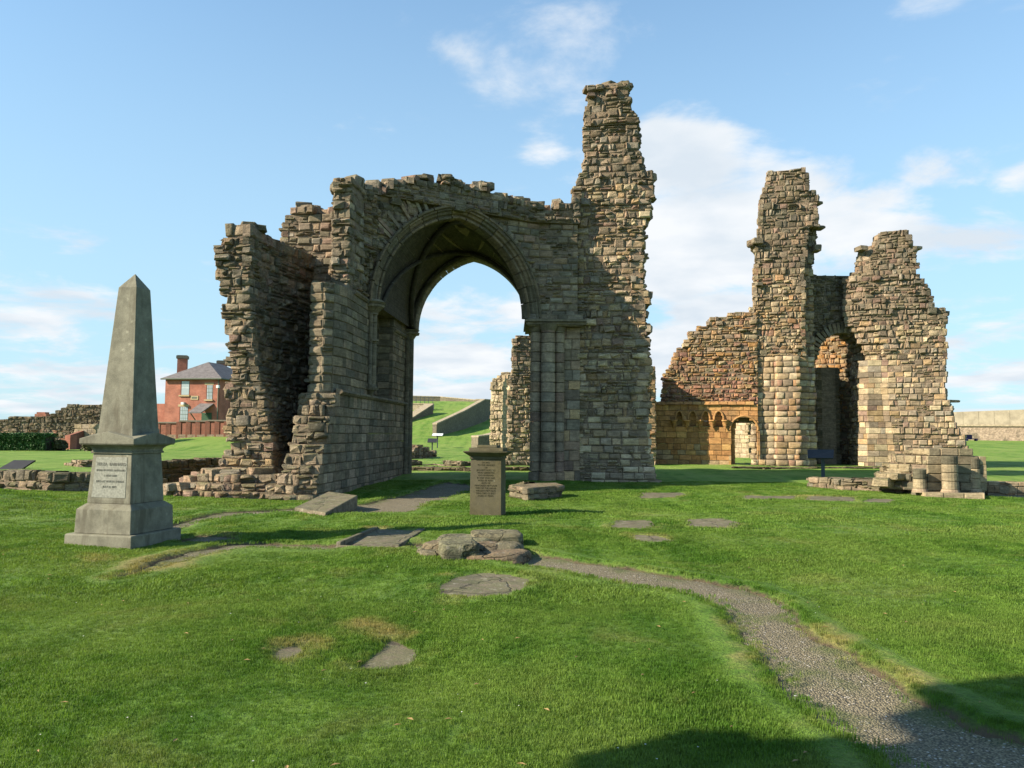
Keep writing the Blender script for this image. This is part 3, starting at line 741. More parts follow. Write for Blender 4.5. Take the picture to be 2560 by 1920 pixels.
# --- arch mouldings: swept voussoirs
def arch_pt(a, b, zs, za, t, off=0.0):
    """t 0..1 left springing to right springing; off radial outward; returns 3D point and radial dir"""
    mid = (a + b) / 2; u = (b - a).normalized(); half = (b - a).length / 2; h = za - zs
    Rr = (half * half + h * h) / (2 * half); cx = Rr - half
    ang = math.asin(min(1, h / Rr))
    if t <= .5: th = ang * t * 2; x = cx - Rr * math.cos(th); rx, rz = -math.cos(th), math.sin(th)
    else: th = ang * (1 - t) * 2; x = -cx + Rr * math.cos(th); rx, rz = math.cos(th), math.sin(th)
    z = zs + Rr * math.sin(th)
    return Vector((mid.x + u.x * x, mid.y + u.y * x, z)), Vector((u.x * rx, u.y * rx, rz))
def sweep_arch(a, b, zs, za, prof_, n, out, tints, kind='voussoir', gap=.0013, rnd_off=0.0, t0=0.0, t1=1.0, sub=2):
    for i in range(n):
        vs = []; fs = []; m_ = len(prof_); ro = A.r.uniform(-rnd_off, rnd_off)
        for k in range(sub + 1):
            t = t0 + (t1 - t0) * ((i + k / sub) / n); t += gap if k == 0 else (-gap if k == sub else 0)
            p, rd = arch_pt(a, b, zs, za, t)
            for (r_, o_) in prof_:
                q = p + rd * (r_ + (ro if r_ > .5 else 0)) + Vector((out.x, out.y, 0)) * (o_ + ro); vs.append(tuple(q))
        for k in range(sub):
            for j in range(m_): fs.append((k * m_ + j, k * m_ + (j + 1) % m_, (k + 1) * m_ + (j + 1) % m_, (k + 1) * m_ + j))
        fs += [tuple(range(m_))[::-1], tuple(sub * m_ + j for j in range(m_))]
        c = Vector(vs[0]); A.st.append((.05 / (EYE - c).length_squared * 10, kind, vs, fs, A.r.choice(tints)))
uo = (FB - FA).normalized(); out_f = V2(uo.y, -uo.x)
roll = lambda r0, o0, rad, n=6: [(r0 + rad * math.cos(6.283 * k / n), o0 + rad * math.sin(6.283 * k / n)) for k in range(n)]
sweep_arch(FA, FB, ZSP, ZFA, [(-.10, -.25), (-.10, .0), (-.04, .10), (.03, .11), (.06, .2), (.13, .22), (.16, .30), (.21, .31), (.23, -.25)], 17, out_f, PAL['dark'] + PAL['grey'][2:3], sub=3)
sweep_arch(FA, FB, ZSP, ZFA, roll(.27, .33, .05), 15, out_f, PAL['dark'], gap=.002)
sweep_arch(FA, FB, ZSP, ZFA, roll(-.05, .12, .05), 17, out_f, PAL['dark'], gap=.002)
# rough radial stones over the moulding
sweep_arch(FA, FB, ZSP, ZFA, [(.25, -.1), (.25, .15), (.86, .24), (.84, -.1)], 30, out_f, PAL['beige'] + PAL['grey'], rnd_off=.12, t0=.16, t1=.5, gap=.0012, sub=1)
sweep_arch(FA, FB, ZSP, ZFA, [(.25, -.1), (.25, .07), (.50, .10), (.50, -.1)], 26, out_f, PAL['grey'], rnd_off=.14, t0=.5, t1=.97, gap=.0012, sub=1)
ur = (RB - RA).normalized(); out_r = V2(ur.y, -ur.x)
sweep_arch(RA, RB, ZSP, ZRA, [(-.16, -.5), (-.16, .12), (-.08, .22), (.1, .26), (.14, .4), (.75, .42), (.75, -.5)], 26, out_r, PAL['grey'] + PAL['dark'][:2], rnd_off=.015, gap=.0006)
# vault webs
def vault():
    vs = []; fs = []; uv = []; nt_, nw = 40, 10
    for j in range(nw + 1):
        w = 1.08 * j / nw; a = FA.lerp(RA, w); b = FB.lerp(RB, w); za = ZFA + (ZRA - ZFA) * w + .35 * math.sin(math.pi * w) * 0.4
        for i in range(nt_ + 1):
            p, rd = arch_pt(a, b, ZSP, za, i / nt_); vs.append(tuple(p + rd * .0)); uv.append((w * 5.4, i / nt_ * 8.6, 0, 1))
    for j in range(nw):
        for i in range(nt_): k = j * (nt_ + 1) + i; fs.append((k, k + 1, k + nt_ + 2, k + nt_ + 1))
    mb = MB(); mb.add(vs, fs); mb.t = uv; return mb
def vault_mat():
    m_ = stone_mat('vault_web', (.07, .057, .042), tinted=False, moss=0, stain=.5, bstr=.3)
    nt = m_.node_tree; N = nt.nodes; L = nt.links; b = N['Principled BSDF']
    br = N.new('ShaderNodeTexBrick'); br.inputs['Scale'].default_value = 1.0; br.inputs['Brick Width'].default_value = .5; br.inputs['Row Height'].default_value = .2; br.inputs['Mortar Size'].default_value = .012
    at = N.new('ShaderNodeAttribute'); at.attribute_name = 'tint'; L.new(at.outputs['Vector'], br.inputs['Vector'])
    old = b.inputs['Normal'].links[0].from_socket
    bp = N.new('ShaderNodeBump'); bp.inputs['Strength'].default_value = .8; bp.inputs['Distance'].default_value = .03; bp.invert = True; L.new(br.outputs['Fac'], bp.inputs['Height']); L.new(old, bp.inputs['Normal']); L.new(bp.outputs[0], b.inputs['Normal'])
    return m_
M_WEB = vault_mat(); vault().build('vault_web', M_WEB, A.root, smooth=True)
# diagonal ribs under the vault
def tube(pts, rad, n=8, tint=(.26, .22, .165), mb=None):
    mb = mb or MB(); vs = []; fs = []
    for i, p in enumerate(pts):
        t = (pts[min(i + 1, len(pts) - 1)] - pts[max(i - 1, 0)]).normalized(); a = t.cross(Vector((.3, .9, .2))).normalized(); b_ = t.cross(a)
        rr = rad[i] if isinstance(rad, (list, tuple)) else rad
        for k in range(n): vs.append(tuple(p + (a * math.cos(6.283 * k / n) + b_ * math.sin(6.283 * k / n)) * rr))
    for i in range(len(pts) - 1): fs += [(i * n + k, i * n + (k + 1) % n, (i + 1) * n + (k + 1) % n, (i + 1) * n + k) for k in range(n)]
    fs += [tuple(range(n))[::-1], tuple((len(pts) - 1) * n + k for k in range(n))]
    mb.add(vs, fs, tint); return mb
key = Vector(((FA.x + FB.x) / 2 + .1, (FA.y + FB.y) / 2 + .2, ZFA - .02))
def rib(p0, p1, bulge, r_, nm='vault_rib'):
    pts = []
    for i in range(15):
        t = i / 14; q = p0.lerp(p1, t); q.z = p0.z + (p1.z - p0.z) * math.sin(t * math.pi / 2) ** .9
        pts.append(q)
    tube(pts, r_).build(nm, M_ASH, A.root, smooth=True)
def web_pt(t, w, d=.09):
    a = FA.lerp(RA, w); b = FB.lerp(RB, w); za = ZFA + (ZRA - ZFA) * w + .14 * math.sin(math.pi * w); p, rd = arch_pt(a, b, ZSP, za, t); return p - rd * d
for (t0, w0, t1, w1, rr) in ((0.0, .93, .5, .03, .10), (0.0, .95, .5, .93, .08), (1.0, .95, .5, .93, .08), (0.0, .10, .5, .95, .07), (1.0, .9, .5, .03, .09)):
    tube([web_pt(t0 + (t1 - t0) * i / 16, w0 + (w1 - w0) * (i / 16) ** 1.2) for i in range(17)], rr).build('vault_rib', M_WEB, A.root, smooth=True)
# keystone boss, broken tip
A.block((key.x - .02, key.y - .45, ZFA + .26), (.34, .3, .34), .5, PAL['grey'][0], 'rubble_stone', .03)
# --- wall shaft with corbel, capital and strings
sh = wl(4.85)
for k, (dx, dy, rr) in enumerate(((.05, -.14, .065), (.13, 0, .085), (.05, .14, .065))):
    z = 3.02
    while z < 5.15:
        h = min(.62, 5.18 - z); b = MB(); b.cyl((sh.x + dx, sh.y + dy, z), rr, rr, h - .012, 12, A.r.choice(PAL['grey'])); b.build('wall_shaft', M_ASH, A.root, smooth=False); z += h
b = MB(); b.cyl((sh.x + .05, sh.y, 2.66), .05, .13, .20, 12, PAL['grey'][2]); b.cyl((sh.x + .05, sh.y, 2.86), .24, .26, .07, 12, PAL['grey'][2]); b.cyl((sh.x + .05, sh.y, 2.93), .2, .18, .10, 12, PAL['grey'][2]); b.build('corbel', M_ASH, A.root)
b = MB()
for z_, ra, rb_, h in ((5.12, .2, .2, .05), (5.17, .19, .34, .16), (5.33, .38, .40, .07), (5.41, .33, .42, .07), (5.48, .40, .34, .07)): b.cyl((sh.x + .04, sh.y, z_), ra, rb_, h, 14, PAL['grey'][1])
b.build('capital', M_ASH, A.root)
b = MB(); b.cyl((sh.x + .05, sh.y, 4.32), .22, .22, .06, 14, PAL['grey'][1]); b.build('shaft_ring', M_ASH, A.root)
# springing ribs above that capital
for dx, dy, top, lean in ((.02, -.14, 7.5, .05), (.14, 0.0, 7.3, .25), (.1, .15, 7.2, .35)):
    pts = [Vector((sh.x + dx + lean * (i / 8) ** 2 * .8, sh.y + dy + lean * (i / 8) ** 2 * .5, 5.5 + (top - 5.5) * i / 8)) for i in range(9)]
    tube(pts, .085).build('springing_rib', M_ASH, A.root, smooth=True)
def string(k0, k1, z, off=0.0, d=.09):
    k = k0
    while k < k1 - .05:
        e = min(k1, k + A.r.uniform(.5, .8)); a = wl(k, off); c = wl(e - .012, off); o = d * A.r.uniform(.85, 1.1)
        b = MB(); b.add([(a.x - .05, a.y, z - .06), (c.x - .05, c.y, z - .06), (c.x - .05, c.y, z + .10), (a.x - .05, a.y, z + .10),
                         (a.x + o * .5, a.y, z - .05), (c.x + o * .5, c.y, z - .05), (c.x + o, c.y, z + .01), (a.x + o, a.y, z + .01), (c.x + o * .7, c.y, z + .07), (a.x + o * .7, a.y, z + .07)],
                        [(0, 1, 5, 4), (4, 5, 6, 7), (7, 6, 8, 9), (9, 8, 2, 3), (0, 4, 7, 9, 3), (1, 2, 8, 6, 5)], A.r.choice(PAL['grey']))
        b.build('string_course', M_ASH, A.root); k = e
string(1.75, 10.3, ZS + .02, d=.13); string(3.0, 4.55, 5.46); string(5.35, 7.95, 5.1, -.5); string(8.05, 10.2, 5.1)
# rear respond: slim shaft and capital
rp = wl(10.25)
for dx, dy, rr in ((.05, -.2, .08), (.15, .0, .11), (.05, .22, .08)):
    z = .1
    while z < 5.1:
        h = min(.5, 5.15 - z); b = MB(); b.cyl((rp.x + dx, rp.y + dy, z), rr, rr, h - .002, 10, A.r.choice(PAL['grey'])); b.build('respond_shaft', M_ASH, A.root); z += h
b = MB()
for z_, ra, rb_, h in ((5.02, .2, .32, .18), (5.2, .40, .42, .08), (5.29, .34, .42, .08)): b.cyl((rp.x + .05, rp.y, z_), ra, rb_, h, 14, PAL['grey'][1])
b.build('capital', M_ASH, A.root)

# --- slender rubble tower
TW = 25.9
tl = prof([(1470, 200), (1466, 225), (1462, 245), (1464, 300), (1462, 340), (1468, 400), (1452, 425), (1448, 450), (1440, 470), (1432, 500), (1432, 545)], TW)
tr = prof([(1583, 200), (1588, 225), (1590, 262), (1597, 300), (1602, 360), (1606, 395), (1614, 410), (1618, 432), (1638, 436), (1640, 452), (1636, 480), (1632, 500), (1632, 545),
           (1613, 560), (1612, 650), (1612, 715), (1630, 722), (1632, 755), (1614, 775), (1618, 800), (1632, 820), (1616, 850), (1628, 880), (1630, 930), (1622, 965), (1620, 990),
           (1632, 1002), (1630, 1020), (1618, 1040), (1630, 1075), (1632, 1120), (1636, 1150), (1644, 1180), (1652, 1205)], TW)
def tower_foot(z):
    xl = interp(tl, z) if z > 8.6 else 2.2
    xr = interp(tr, z) + A.r.uniform(-.05, .05)
    yf = TW + A.r.uniform(-.03, .03) - (.14 if z < .4 else 0)
    if z > 10.2: yf += .12 * A.r.random()
    back = yf + (2.4 if z < 10.6 else 1.9)
    if z > 8.6: xl += A.r.uniform(-.08, .06)
    if z > 12.4: k_ = (z - 12.4) * .25; xl += A.r.uniform(0, k_); xr -= A.r.uniform(0, k_)
    st = 'w' if z < 2.2 else 'r'
    # corner pilaster of squared blocks up the right front edge
    return [([V2(xl, yf + .22), V2(xr - .45, yf - .02), V2(xr - .06, yf - .02), V2(xr, yf + .25), V2(xr - .06, back), V2(xl * back / yf + .08, back)], [st, 'w' if z < 9.5 else 'r', st, st, 'r', 'r'])]
def t_tow(z):
    if z > 10.0: return PAL['beige'] + PAL['grey'] + PAL['dark'][:2]
    if z > 4.2: return PAL['beige'] + PAL['cream'][:2] + PAL['warm'][:2]
    return PAL['beige'][:3] + PAL['warm'][:3] + PAL['cream']  # paler stones low down, brightening the shaded foot by colour
A.rows(-.3, Z(203, TW), .235, tower_foot, t_tow)
for i in range(7): A.block((interp(tl, 13.2) + .15 + i * .22, TW + .3 + A.r.random() * .6, Z(203, TW) + .02), (.3, .4, .15), A.r.random(), A.r.choice(PAL['dark'] + PAL['grey']), 'rubble_stone')
for px, py, w, h in ((1640, 447, .35, .30), (1622, 595, .25, .10), (1620, 640, .3, .08), (1628, 740, .4, .3), (1626, 815, .35, .12), (1628, 905, .3, .3), (1466, 243, .25, .14), (1430, 478, .3, .1)):
    A.block(tuple(P(px + (-16 if px > 1500 else 10), py, TW + .3)), (w, .5, h * .8), .1, A.r.choice(PAL['beige']), 'rubble_stone', .03)
A.finish()

# ================================================================== RUIN C : wall arcade, two stumps, deep arched recess
Cc = Ruin('ruined_priory_west_front', 'golden ruined priory wall with blind arcade, doorway and two broken towers', 'ruin', (14, 38, 0), 23)
def cline(px): # front line of this ruin in plan: recedes to the right, then comes back
    Y = interp([(1600, 38.9), (1890, 37.5), (2046, 37.6), (2160, 37.9), (2440, 36.6)], px); return V2(X(px, Y), Y)
def CX(px, py=1085):
    Y = cline(px).y; return P(px, py, Y)
ZSTR = Z(1004, 36.5, 1760)
ztop_c = [(CX(a, b).x, CX(a, b).z) for a, b in [(1640, 1000), (1652, 998), (1656, 965), (1662, 932), (1672, 912), (1680, 900), (1687, 880), (1700, 866), (1713, 860), (1715, 836), (1727, 828), (1750, 815), (1770, 806), (1780, 795), (1821, 786), (1828, 780), (1885, 777), (1900, 776)]]
ddoor = (1838, 1888); niches = [(1691, 1706), (1723, 1741), (1756, 1773), (1788, 1807)]
zn0, zn1 = Z(1066, 36.5, 1740), Z(1026, 36.5, 1740)
door = (1828, 1893); zd_s, zd_t = Z(1072, 37.2, 1860), Z(1042, 37.2, 1860)
ca, cb = cline(1600), cline(1892); cu = (cb - ca).normalized(); cn = V2(-cu.y, cu.x)
def on(px, dep=0.0):
    # point on the arcade wall line under pixel column px
    lo, hi = -2.0, 12.0
    for _ in range(40):
        m_ = (lo + hi) / 2; q = ca + cu * m_
        if proj((q.x, q.y, 1.6))[0] < px: lo = m_
        else: hi = m_
    return ca + cu * lo + cn * dep
def arc_foot(z):
    dw = 0
    if z < zd_s: dw = 1
    elif z < zd_t: dw = math.sqrt(max(0, 1 - ((z - zd_s) / (zd_t - zd_s)) ** 2))
    pts = [on(1612)]; st = ['a']
    if zn0 < z < zn1 + .0:
        for a, b in niches:
            t = (z - zn0) / (zn1 - zn0); k = 1 if t < .62 else math.sqrt(max(0.02, 1 - ((t - .62) / .38) ** 2)); m_ = (a + b) / 2; h = (b - a) / 2 * k
            pts += [on(m_ - h), on(m_ - h, .2), on(m_ + h, .2), on(m_ + h)]; st += ['a', 'a', 'a', 'a']
    if dw > .05:
        m_ = (door[0] + door[1]) / 2; h = (door[1] - door[0]) / 2 * dw
        L_ = pts + [on(m_ - h), on(m_ - h, .5), on(1612, .5)]; R_ = [on(m_ + h), on(1896), on(1896, .5), on(m_ + h, .5)]
        return [(L_, st + ['a', 'r', 'r']), (R_, ['a', '-', 'r', 'a'])]
    return [(pts + [on(1896), on(1896, .6), on(1612, .6)], st + ['-', 'r', 'r'])]
def inner_foot(z):
    dw = 1 if z < zd_s - .1 else (math.sqrt(max(0, 1 - ((z - zd_s + .1) / (zd_t - zd_s - .05)) ** 2)) if z < zd_t - .15 else 0)
    if dw < .05: return [([on(1800, .51), on(1896, .51), on(1896, .8), on(1800, .8)], ['-', '-', '-', '-'])]
    m_ = (ddoor[0] + ddoor[1]) / 2; h = (ddoor[1] - ddoor[0]) / 2 * dw
    return [([on(1800, .51), on(m_ - h, .51), on(m_ - h, .8), on(1800, .8)], ['a', 'a', '-', '-']), ([on(m_ + h, .51), on(1896, .51), on(1896, .8), on(m_ + h, .8)], ['a', '-', '-', 'a'])]
Cc.rows(-.1, zd_t + .3, .27, inner_foot, 'orange')
Cc.rows(-.1, ZSTR - .06, .27, arc_foot, lambda z: PAL['orange'] + (PAL['warm'][:2] if z < 1 else []))
k = 1622
while k < 1886:
    a, b_ = on(k, -.12), on(k + 21.5, -.12); c, d = on(k + 21.5, .3), on(k, .3)
    b = MB(); b.prism([(a.x, a.y), (b_.x, b_.y), (c.x, c.y), (d.x, d.y)], ZSTR - .075 + Cc.r.uniform(-.008, .008), ZSTR + .07, top=[(a.x + .03, a.y + .06), (b_.x, b_.y + .06), (c.x, c.y), (d.x, d.y)], tint=Cc.r.choice(PAL['orange'])); b.build('string_course', M_ASH, Cc.root); k += 22
for a, b_ in niches + [(1820, 1838)]:      # corbel capitals and little arches of the arcade
    for px in (a - 6,):
        q = on(px, -.10)
        b = MB(); b.cyl((q.x, q.y, zn0 + .12), .06, .15, .16, 8, PAL['orange'][1]); b.cyl((q.x, q.y, zn0 + .28), .19, .19, .06, 8, PAL['orange'][0]); b.cyl((q.x, q.y, zn0 - .1), .02, .09, .2, 8, PAL['orange'][3]); b.build('corbel', M_ASH, Cc.root)
for a, b_ in niches:
    pts = []
    for i in range(9):
        th = math.pi * i / 8; m_ = (a + b_) / 2; h = (b_ - a) / 2 + 2.5; q = on(m_ - h * math.cos(th), -.05); pts.append(Vector((q.x, q.y, zn0 + .36 + .42 * math.sin(th))))
    tube(pts, .045, 6, PAL['orange'][1]).build('arcade_arch', M_ASH, Cc.root)
m_ = (door[0] + door[1]) / 2; pts = []
for i in range(13):
    th = math.pi * i / 12; q = on(m_ - 35 * math.cos(th), -.02); pts.append(Vector((q.x, q.y, zd_s - .05 + (zd_t - zd_s + .10) * math.sin(th))))
tube(pts, .05, 8, PAL['orange'][1]).build('door_arch', M_ASH, Cc.root)
def c_up(z):
    g = np.linspace(1654, 1896, 60); s0 = None
    for px in g:
        if interp(ztop_c, on(px).x) > z: s0 = px; break
    if s0 is None or s0 > 1885: return []
    j = Cc.r.uniform(-4, 3)
    return [([on(s0 + j, .08), on(1896, .08), on(1896, 1.2), on(s0 + j, 1.1)], ['r', '-', 'r', 'r'])]
Cc.rows(ZSTR - .08, Z(777, 37.4, 1880), .21, c_up, lambda z: PAL['purple'] + PAL['purple'][:2] if z < 4.1 else (PAL['purple'] + PAL['orange'][1:4] + PAL['warm'] if z < 5.6 else PAL['warm'] + PAL['beige'][:3] + PAL['orange'][1:2]))
def shade_buttress(z):  # added buttress, mostly hidden by the tower, placed to shade the arcade
    return [([V2(6.05, 37.2), V2(6.85, 37.2), V2(6.85, 38.75), V2(6.05, 38.75)], ['r'] * 4)]
Cc.rows(-.1, 4.9, .25, shade_buttress, 'warm')
# --- first stump (tower 2)
YT = 37.2
l2 = prof([(1886, 1170), (1888, 1100), (1889, 900), (1888, 790), (1884, 770), (1890, 755), (1894, 660), (1896, 630), (1893, 612), (1880, 610), (1878, 596), (1900, 590), (1903, 565), (1906, 520), (1908, 490), (1918, 462), (1926, 440), (1928, 425), (1936, 418)], YT)
r2 = prof([(2048, 1170), (2046, 1000), (2044, 800), (2040, 690), (2044, 640), (2048, 600), (2050, 570), (2044, 530), (2046, 500), (2036, 478), (2024, 470), (2022, 440), (2012, 422), (2008, 418)], YT)
def t2_foot(z):
    xl, xr = interp(l2, z) + Cc.r.uniform(-.06, .06), interp(r2, z) + Cc.r.uniform(-.06, .06)
    if z < 5.6:
        d = (xr - xl); j = -.25 if z < .4 else 0.0
        # stepped nook shafts to the right
        return [([V2(xl, YT + .55 + j), V2(xl + d * .34, YT + .3 + j), V2(xl + d * .36, YT + .1 + j), V2(xl + d * .70, YT - .12 + j), V2(xl + d * .72, YT + .12 + j), V2(xl + d * .86, YT + .15), V2(xl + d * .88, YT + .34), V2(xr, YT + .36), V2(xr, 39.9), V2(xl * 39.9 / YT + .15, 39.9)],
                 ['p', 'p', 'p', 'p', 'p', 'p', 'p', 'p', 'r', 'r'])]
    e = (xr - xl) * .2 if z < Z(560, YT) else 0
    return [([V2(xl, YT + .5), V2(xr - e, YT), V2(xr - e, YT + .5), V2(xr, YT + .55), V2(xr, 39.6), V2(xl * 39.6 / YT + .12, 39.6)], ['r', 'r', 'r', 'r', 'r', 'r'])]
def t_2(z):
    if z > 9.5: return PAL['grey'] + PAL['beige'] + PAL['dark'][:2]
    if z > 5.6: return PAL['warm'] + PAL['beige'][:3] + PAL['cream'][:2]
    return PAL['warm'] + PAL['cream'] + PAL['beige'][:2]
Cc.rows(-.1, Z(420, YT, 1970), .29, t2_foot, t_2)
for px, py, w, h in ((1878, 605, .45, .28), (2052, 510, .4, .12), (2056, 570, .5, .12), (2050, 622, .35, .3), (1882, 712, .3, .15)):
    Cc.block(tuple(P(px + (12 if px < 1960 else -12), py, YT + .5)), (w, .6, h), .1, Cc.r.choice(PAL['grey']), 'rubble_stone', .03)
# --- recess wall and arch between stumps
YR = 38.5
zr_s, zr_t = Z(900, YR, 2100), Z(832, YR, 2100)
rx0, rx1 = X(2044, YR), X(2160, YR)
top_r = [(X(2040, YR), Z(682, YR, 2050)), (X(2085, YR), Z(684, YR, 2085)), (X(2110, YR), Z(688, YR, 2110)), (X(2120, YR), Z(690, YR, 2110))]
def rec_foot(z):
    zt = Z(688, YR, 2085); xm = (rx0 + rx1) / 2; hw = (rx1 - rx0) / 2
    xa = X(2030, YR); xb = X(2200, YR)
    if z < zr_s: return []
    if z < zr_t:
        h = hw * math.sqrt(max(0, 1 - ((z - zr_s) / (zr_t - zr_s)) ** 2))
        return [([V2(xa, YR), V2(xm - h, YR), V2(xm - h, YR + 1.0), V2(xa, YR + 1.0)], ['r', 'r', '-', '-']), ([V2(xm + h, YR), V2(xb, YR), V2(xb, YR + 1.0), V2(xm + h, YR + 1.0)], ['r', '-', '-', 'r'])]
    return [([V2(xa, YR), V2(xb, YR), V2(xb, YR + 1.2), V2(xa, YR + 1.2)], ['r', '-', 'r', '-'])]
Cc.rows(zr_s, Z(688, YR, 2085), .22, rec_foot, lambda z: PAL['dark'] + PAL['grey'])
# back of the recess: walls of a roofless chamber behind
def ch_foot(z):
    xa = X(2035, 39.9); xb = X(2176, 38.6)
    pts = [V2(xa - .6, 42.4), V2(xa + 1.2, 42.6), V2(xa + 1.3, 42.0), V2(X(2128, 41.4), 41.2), V2(X(2170, 38.9), 38.9), V2(xb + 1.5, 38.9), V2(xb + 1.5, 43.2), V2(xa - .6, 43.2)]
    if z < Z(947, 42.2, 2070):   # low dark doorway in the left part
        pts = [V2(xa + 1.0, 43.4), V2(xa + 1.2, 42.3), V2(xa + 1.3, 42.0)] + pts[3:6] + [V2(xb + 1.5, 43.4)]
        return [(pts, ['r'] * len(pts))]
    return [(pts, ['r'] * len(pts))]
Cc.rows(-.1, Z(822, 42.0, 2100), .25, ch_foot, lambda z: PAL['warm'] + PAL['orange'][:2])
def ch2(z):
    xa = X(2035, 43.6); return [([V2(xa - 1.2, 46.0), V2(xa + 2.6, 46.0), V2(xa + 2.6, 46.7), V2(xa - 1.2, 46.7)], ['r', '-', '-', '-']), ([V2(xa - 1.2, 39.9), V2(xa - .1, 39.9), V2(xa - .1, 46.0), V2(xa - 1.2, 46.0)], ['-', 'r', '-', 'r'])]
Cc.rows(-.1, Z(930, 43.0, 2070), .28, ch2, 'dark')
Cc.rows(-.1, Z(945, 43.4, 2070), .28, lambda z: [([V2(X(2035, 43.6) - .6, 43.5), V2(X(2035, 43.6) + 1.6, 43.5), V2(X(2035, 43.6) + 1.6, 43.9), V2(X(2035, 43.6) - .6, 43.9)], ['r'] * 4)], 'deep_shade')  # wall added in near-black to carry the darkness inside the passage
b = MB(); xa = X(2035, 43.6); b.prism([(xa - 1.1, 42.5), (xa + 3.2, 42.5), (xa + 2.6, 46.4), (xa - 1.1, 46.4)], Z(930, 43.0, 2070) - .02, Z(930, 43.0, 2070) + .3); b.build('passage_roof', M_CORE, Cc.root)
# ragged voussoirs over the recess
xm = (rx0 + rx1) / 2; hw = (rx1 - rx0) / 2
for i in range(22):
    th = math.pi * (i + .5) / 22; c = (xm - (hw + .22) * math.cos(th), YR - .08, zr_s + (zr_t - zr_s + .22) * math.sin(th))
    r = Cc.r; mb = MB(); w = .15; l = r.uniform(.35, .55); ca_, sa_ = math.cos(math.pi - th), math.sin(math.pi - th)
    vs = []
    for dy in (-.12, .3):
        for a, b_ in ((-l / 2, -w / 2), (l / 2, -w / 2), (l / 2, w / 2), (-l / 2, w / 2)): vs.append((c[0] + a * ca_ - b_ * sa_ + r.uniform(-.02, .02), c[1] + dy + r.uniform(-.04, .04), c[2] + a * sa_ + b_ * ca_))
    Cc.st.append((.1 / 1444, 'voussoir', vs, [(3, 2, 1, 0), (4, 5, 6, 7), (0, 1, 5, 4), (1, 2, 6, 5), (2, 3, 7, 6), (3, 0, 4, 7)], r.choice(PAL['dark'] + PAL['grey'])))
# --- second stump (tower 3)
Y3 = 37.2
l3 = prof([(2168, 1170), (2168, 905), (2160, 870), (2140, 835), (2112, 800), (2105, 760), (2108, 720), (2108, 690), (2126, 680), (2140, 662), (2142, 640), (2148, 618), (2162, 614), (2180, 600), (2180, 592), (2198, 575)], Y3)
r3 = prof([(2420, 1170), (2424, 1130), (2408, 1112), (2408, 1085), (2384, 1070), (2380, 1045), (2376, 1010), (2362, 1000), (2360, 930), (2356, 880), (2354, 810), (2356, 790), (2350, 778), (2322, 766), (2318, 740), (2312, 716), (2296, 702), (2284, 690), (2281, 650), (2280, 625), (2264, 604), (2262, 590), (2258, 575)], Y3)
def t3_foot(z):
    xl, xr = interp(l3, z) + Cc.r.uniform(-.05, .05), interp(r3, z) + Cc.r.uniform(-.08, .08)
    st = 'a' if z < 5.2 else 'r'
    mid = xl + (xr - xl) * .3
    if z < 5.2:
        return [([V2(xl, Y3 + .9), V2(xl + .25, Y3 + .45), V2(mid - .25, Y3 + .35), V2(mid, Y3 + .2), V2(xr - .25, Y3 - .55), V2(xr, Y3 - .2), V2(xr, Y3 + 3), V2(xl + .5, Y3 + 3)], ['a', 'a', 'a', 'w', 'a', 'r', 'r', 'r'])]
    return [([V2(xl * (Y3 + .8) / Y3, Y3 + .8), V2(mid, Y3 + .25), V2(xr, Y3 - .4), V2(xr, Y3 + 2.6), V2(xl * (Y3 + 2.6) / Y3 + .1, Y3 + 2.6)], ['r', 'r', 'r', 'r', 'r'])]
Cc.rows(-.1, Z(577, Y3, 2225), .27, t3_foot, lambda z: (PAL['beige'] + PAL['beige'] + PAL['grey']) if z > 7 else (PAL['beige'] + PAL['warm'][:3] + PAL['cream'][:2]))
for px, py, w, h in ((2284, 622, .5, .14), (2376, 1003, .6, .1), (2352, 785, .5, .25), (2152, 622, .4, .2)):
    Cc.block(tuple(P(px, py, Y3 + .4)), (w, .6, h), .1, Cc.r.choice(PAL['grey'] + PAL['warm']), 'rubble_stone', .03)
Cc.finish()

# ================================================================== smaller ruins
def wallrun(name, label, pts, z1, thick, H=.2, tints='beige', style='r', seed=3, loc=None, cat='ruined wall', ragged=.12, z0=-.3, cap=280, finish=True):
    """low wall along plan points; z1 = list of top heights at those points"""
    loc = loc or (pts[0].x, pts[0].y, 0); R_ = Ruin(name, label, cat, loc, seed); zmax = max(z1)
    def foot(z):
        out = []
        for (a, b), (za, zb) in zip(zip(pts, pts[1:]), zip(z1, z1[1:])):
            L = (b - a).length; u = (b - a) / L; n = V2(-u.y, u.x) * (1 if u.x >= 0 else -1); t0, t1 = 0.0, 1.0
            if za < z and zb < z: continue
            if za < z: t0 = (z - za) / (zb - za)
            if zb < z: t1 = (za - z) / (za - zb)
            j0 = R_.r.uniform(-ragged, ragged) / L if (t0 > 0 or a is pts[0]) else 0; j1 = R_.r.uniform(-ragged, ragged) / L if (t1 < 1 or b is pts[-1]) else 0
            p, q = a + (b - a) * (t0 + j0), a + (b - a) * (t1 + j1)
            if (q - p).length < .15: continue
            out.append(([p, q, q + n * thick, p + n * thick], [style, 'r', style, 'r']))
        return out
    R_.rows(z0, zmax, H, foot, tints)
    if finish: R_.finish(cap)
    return R_
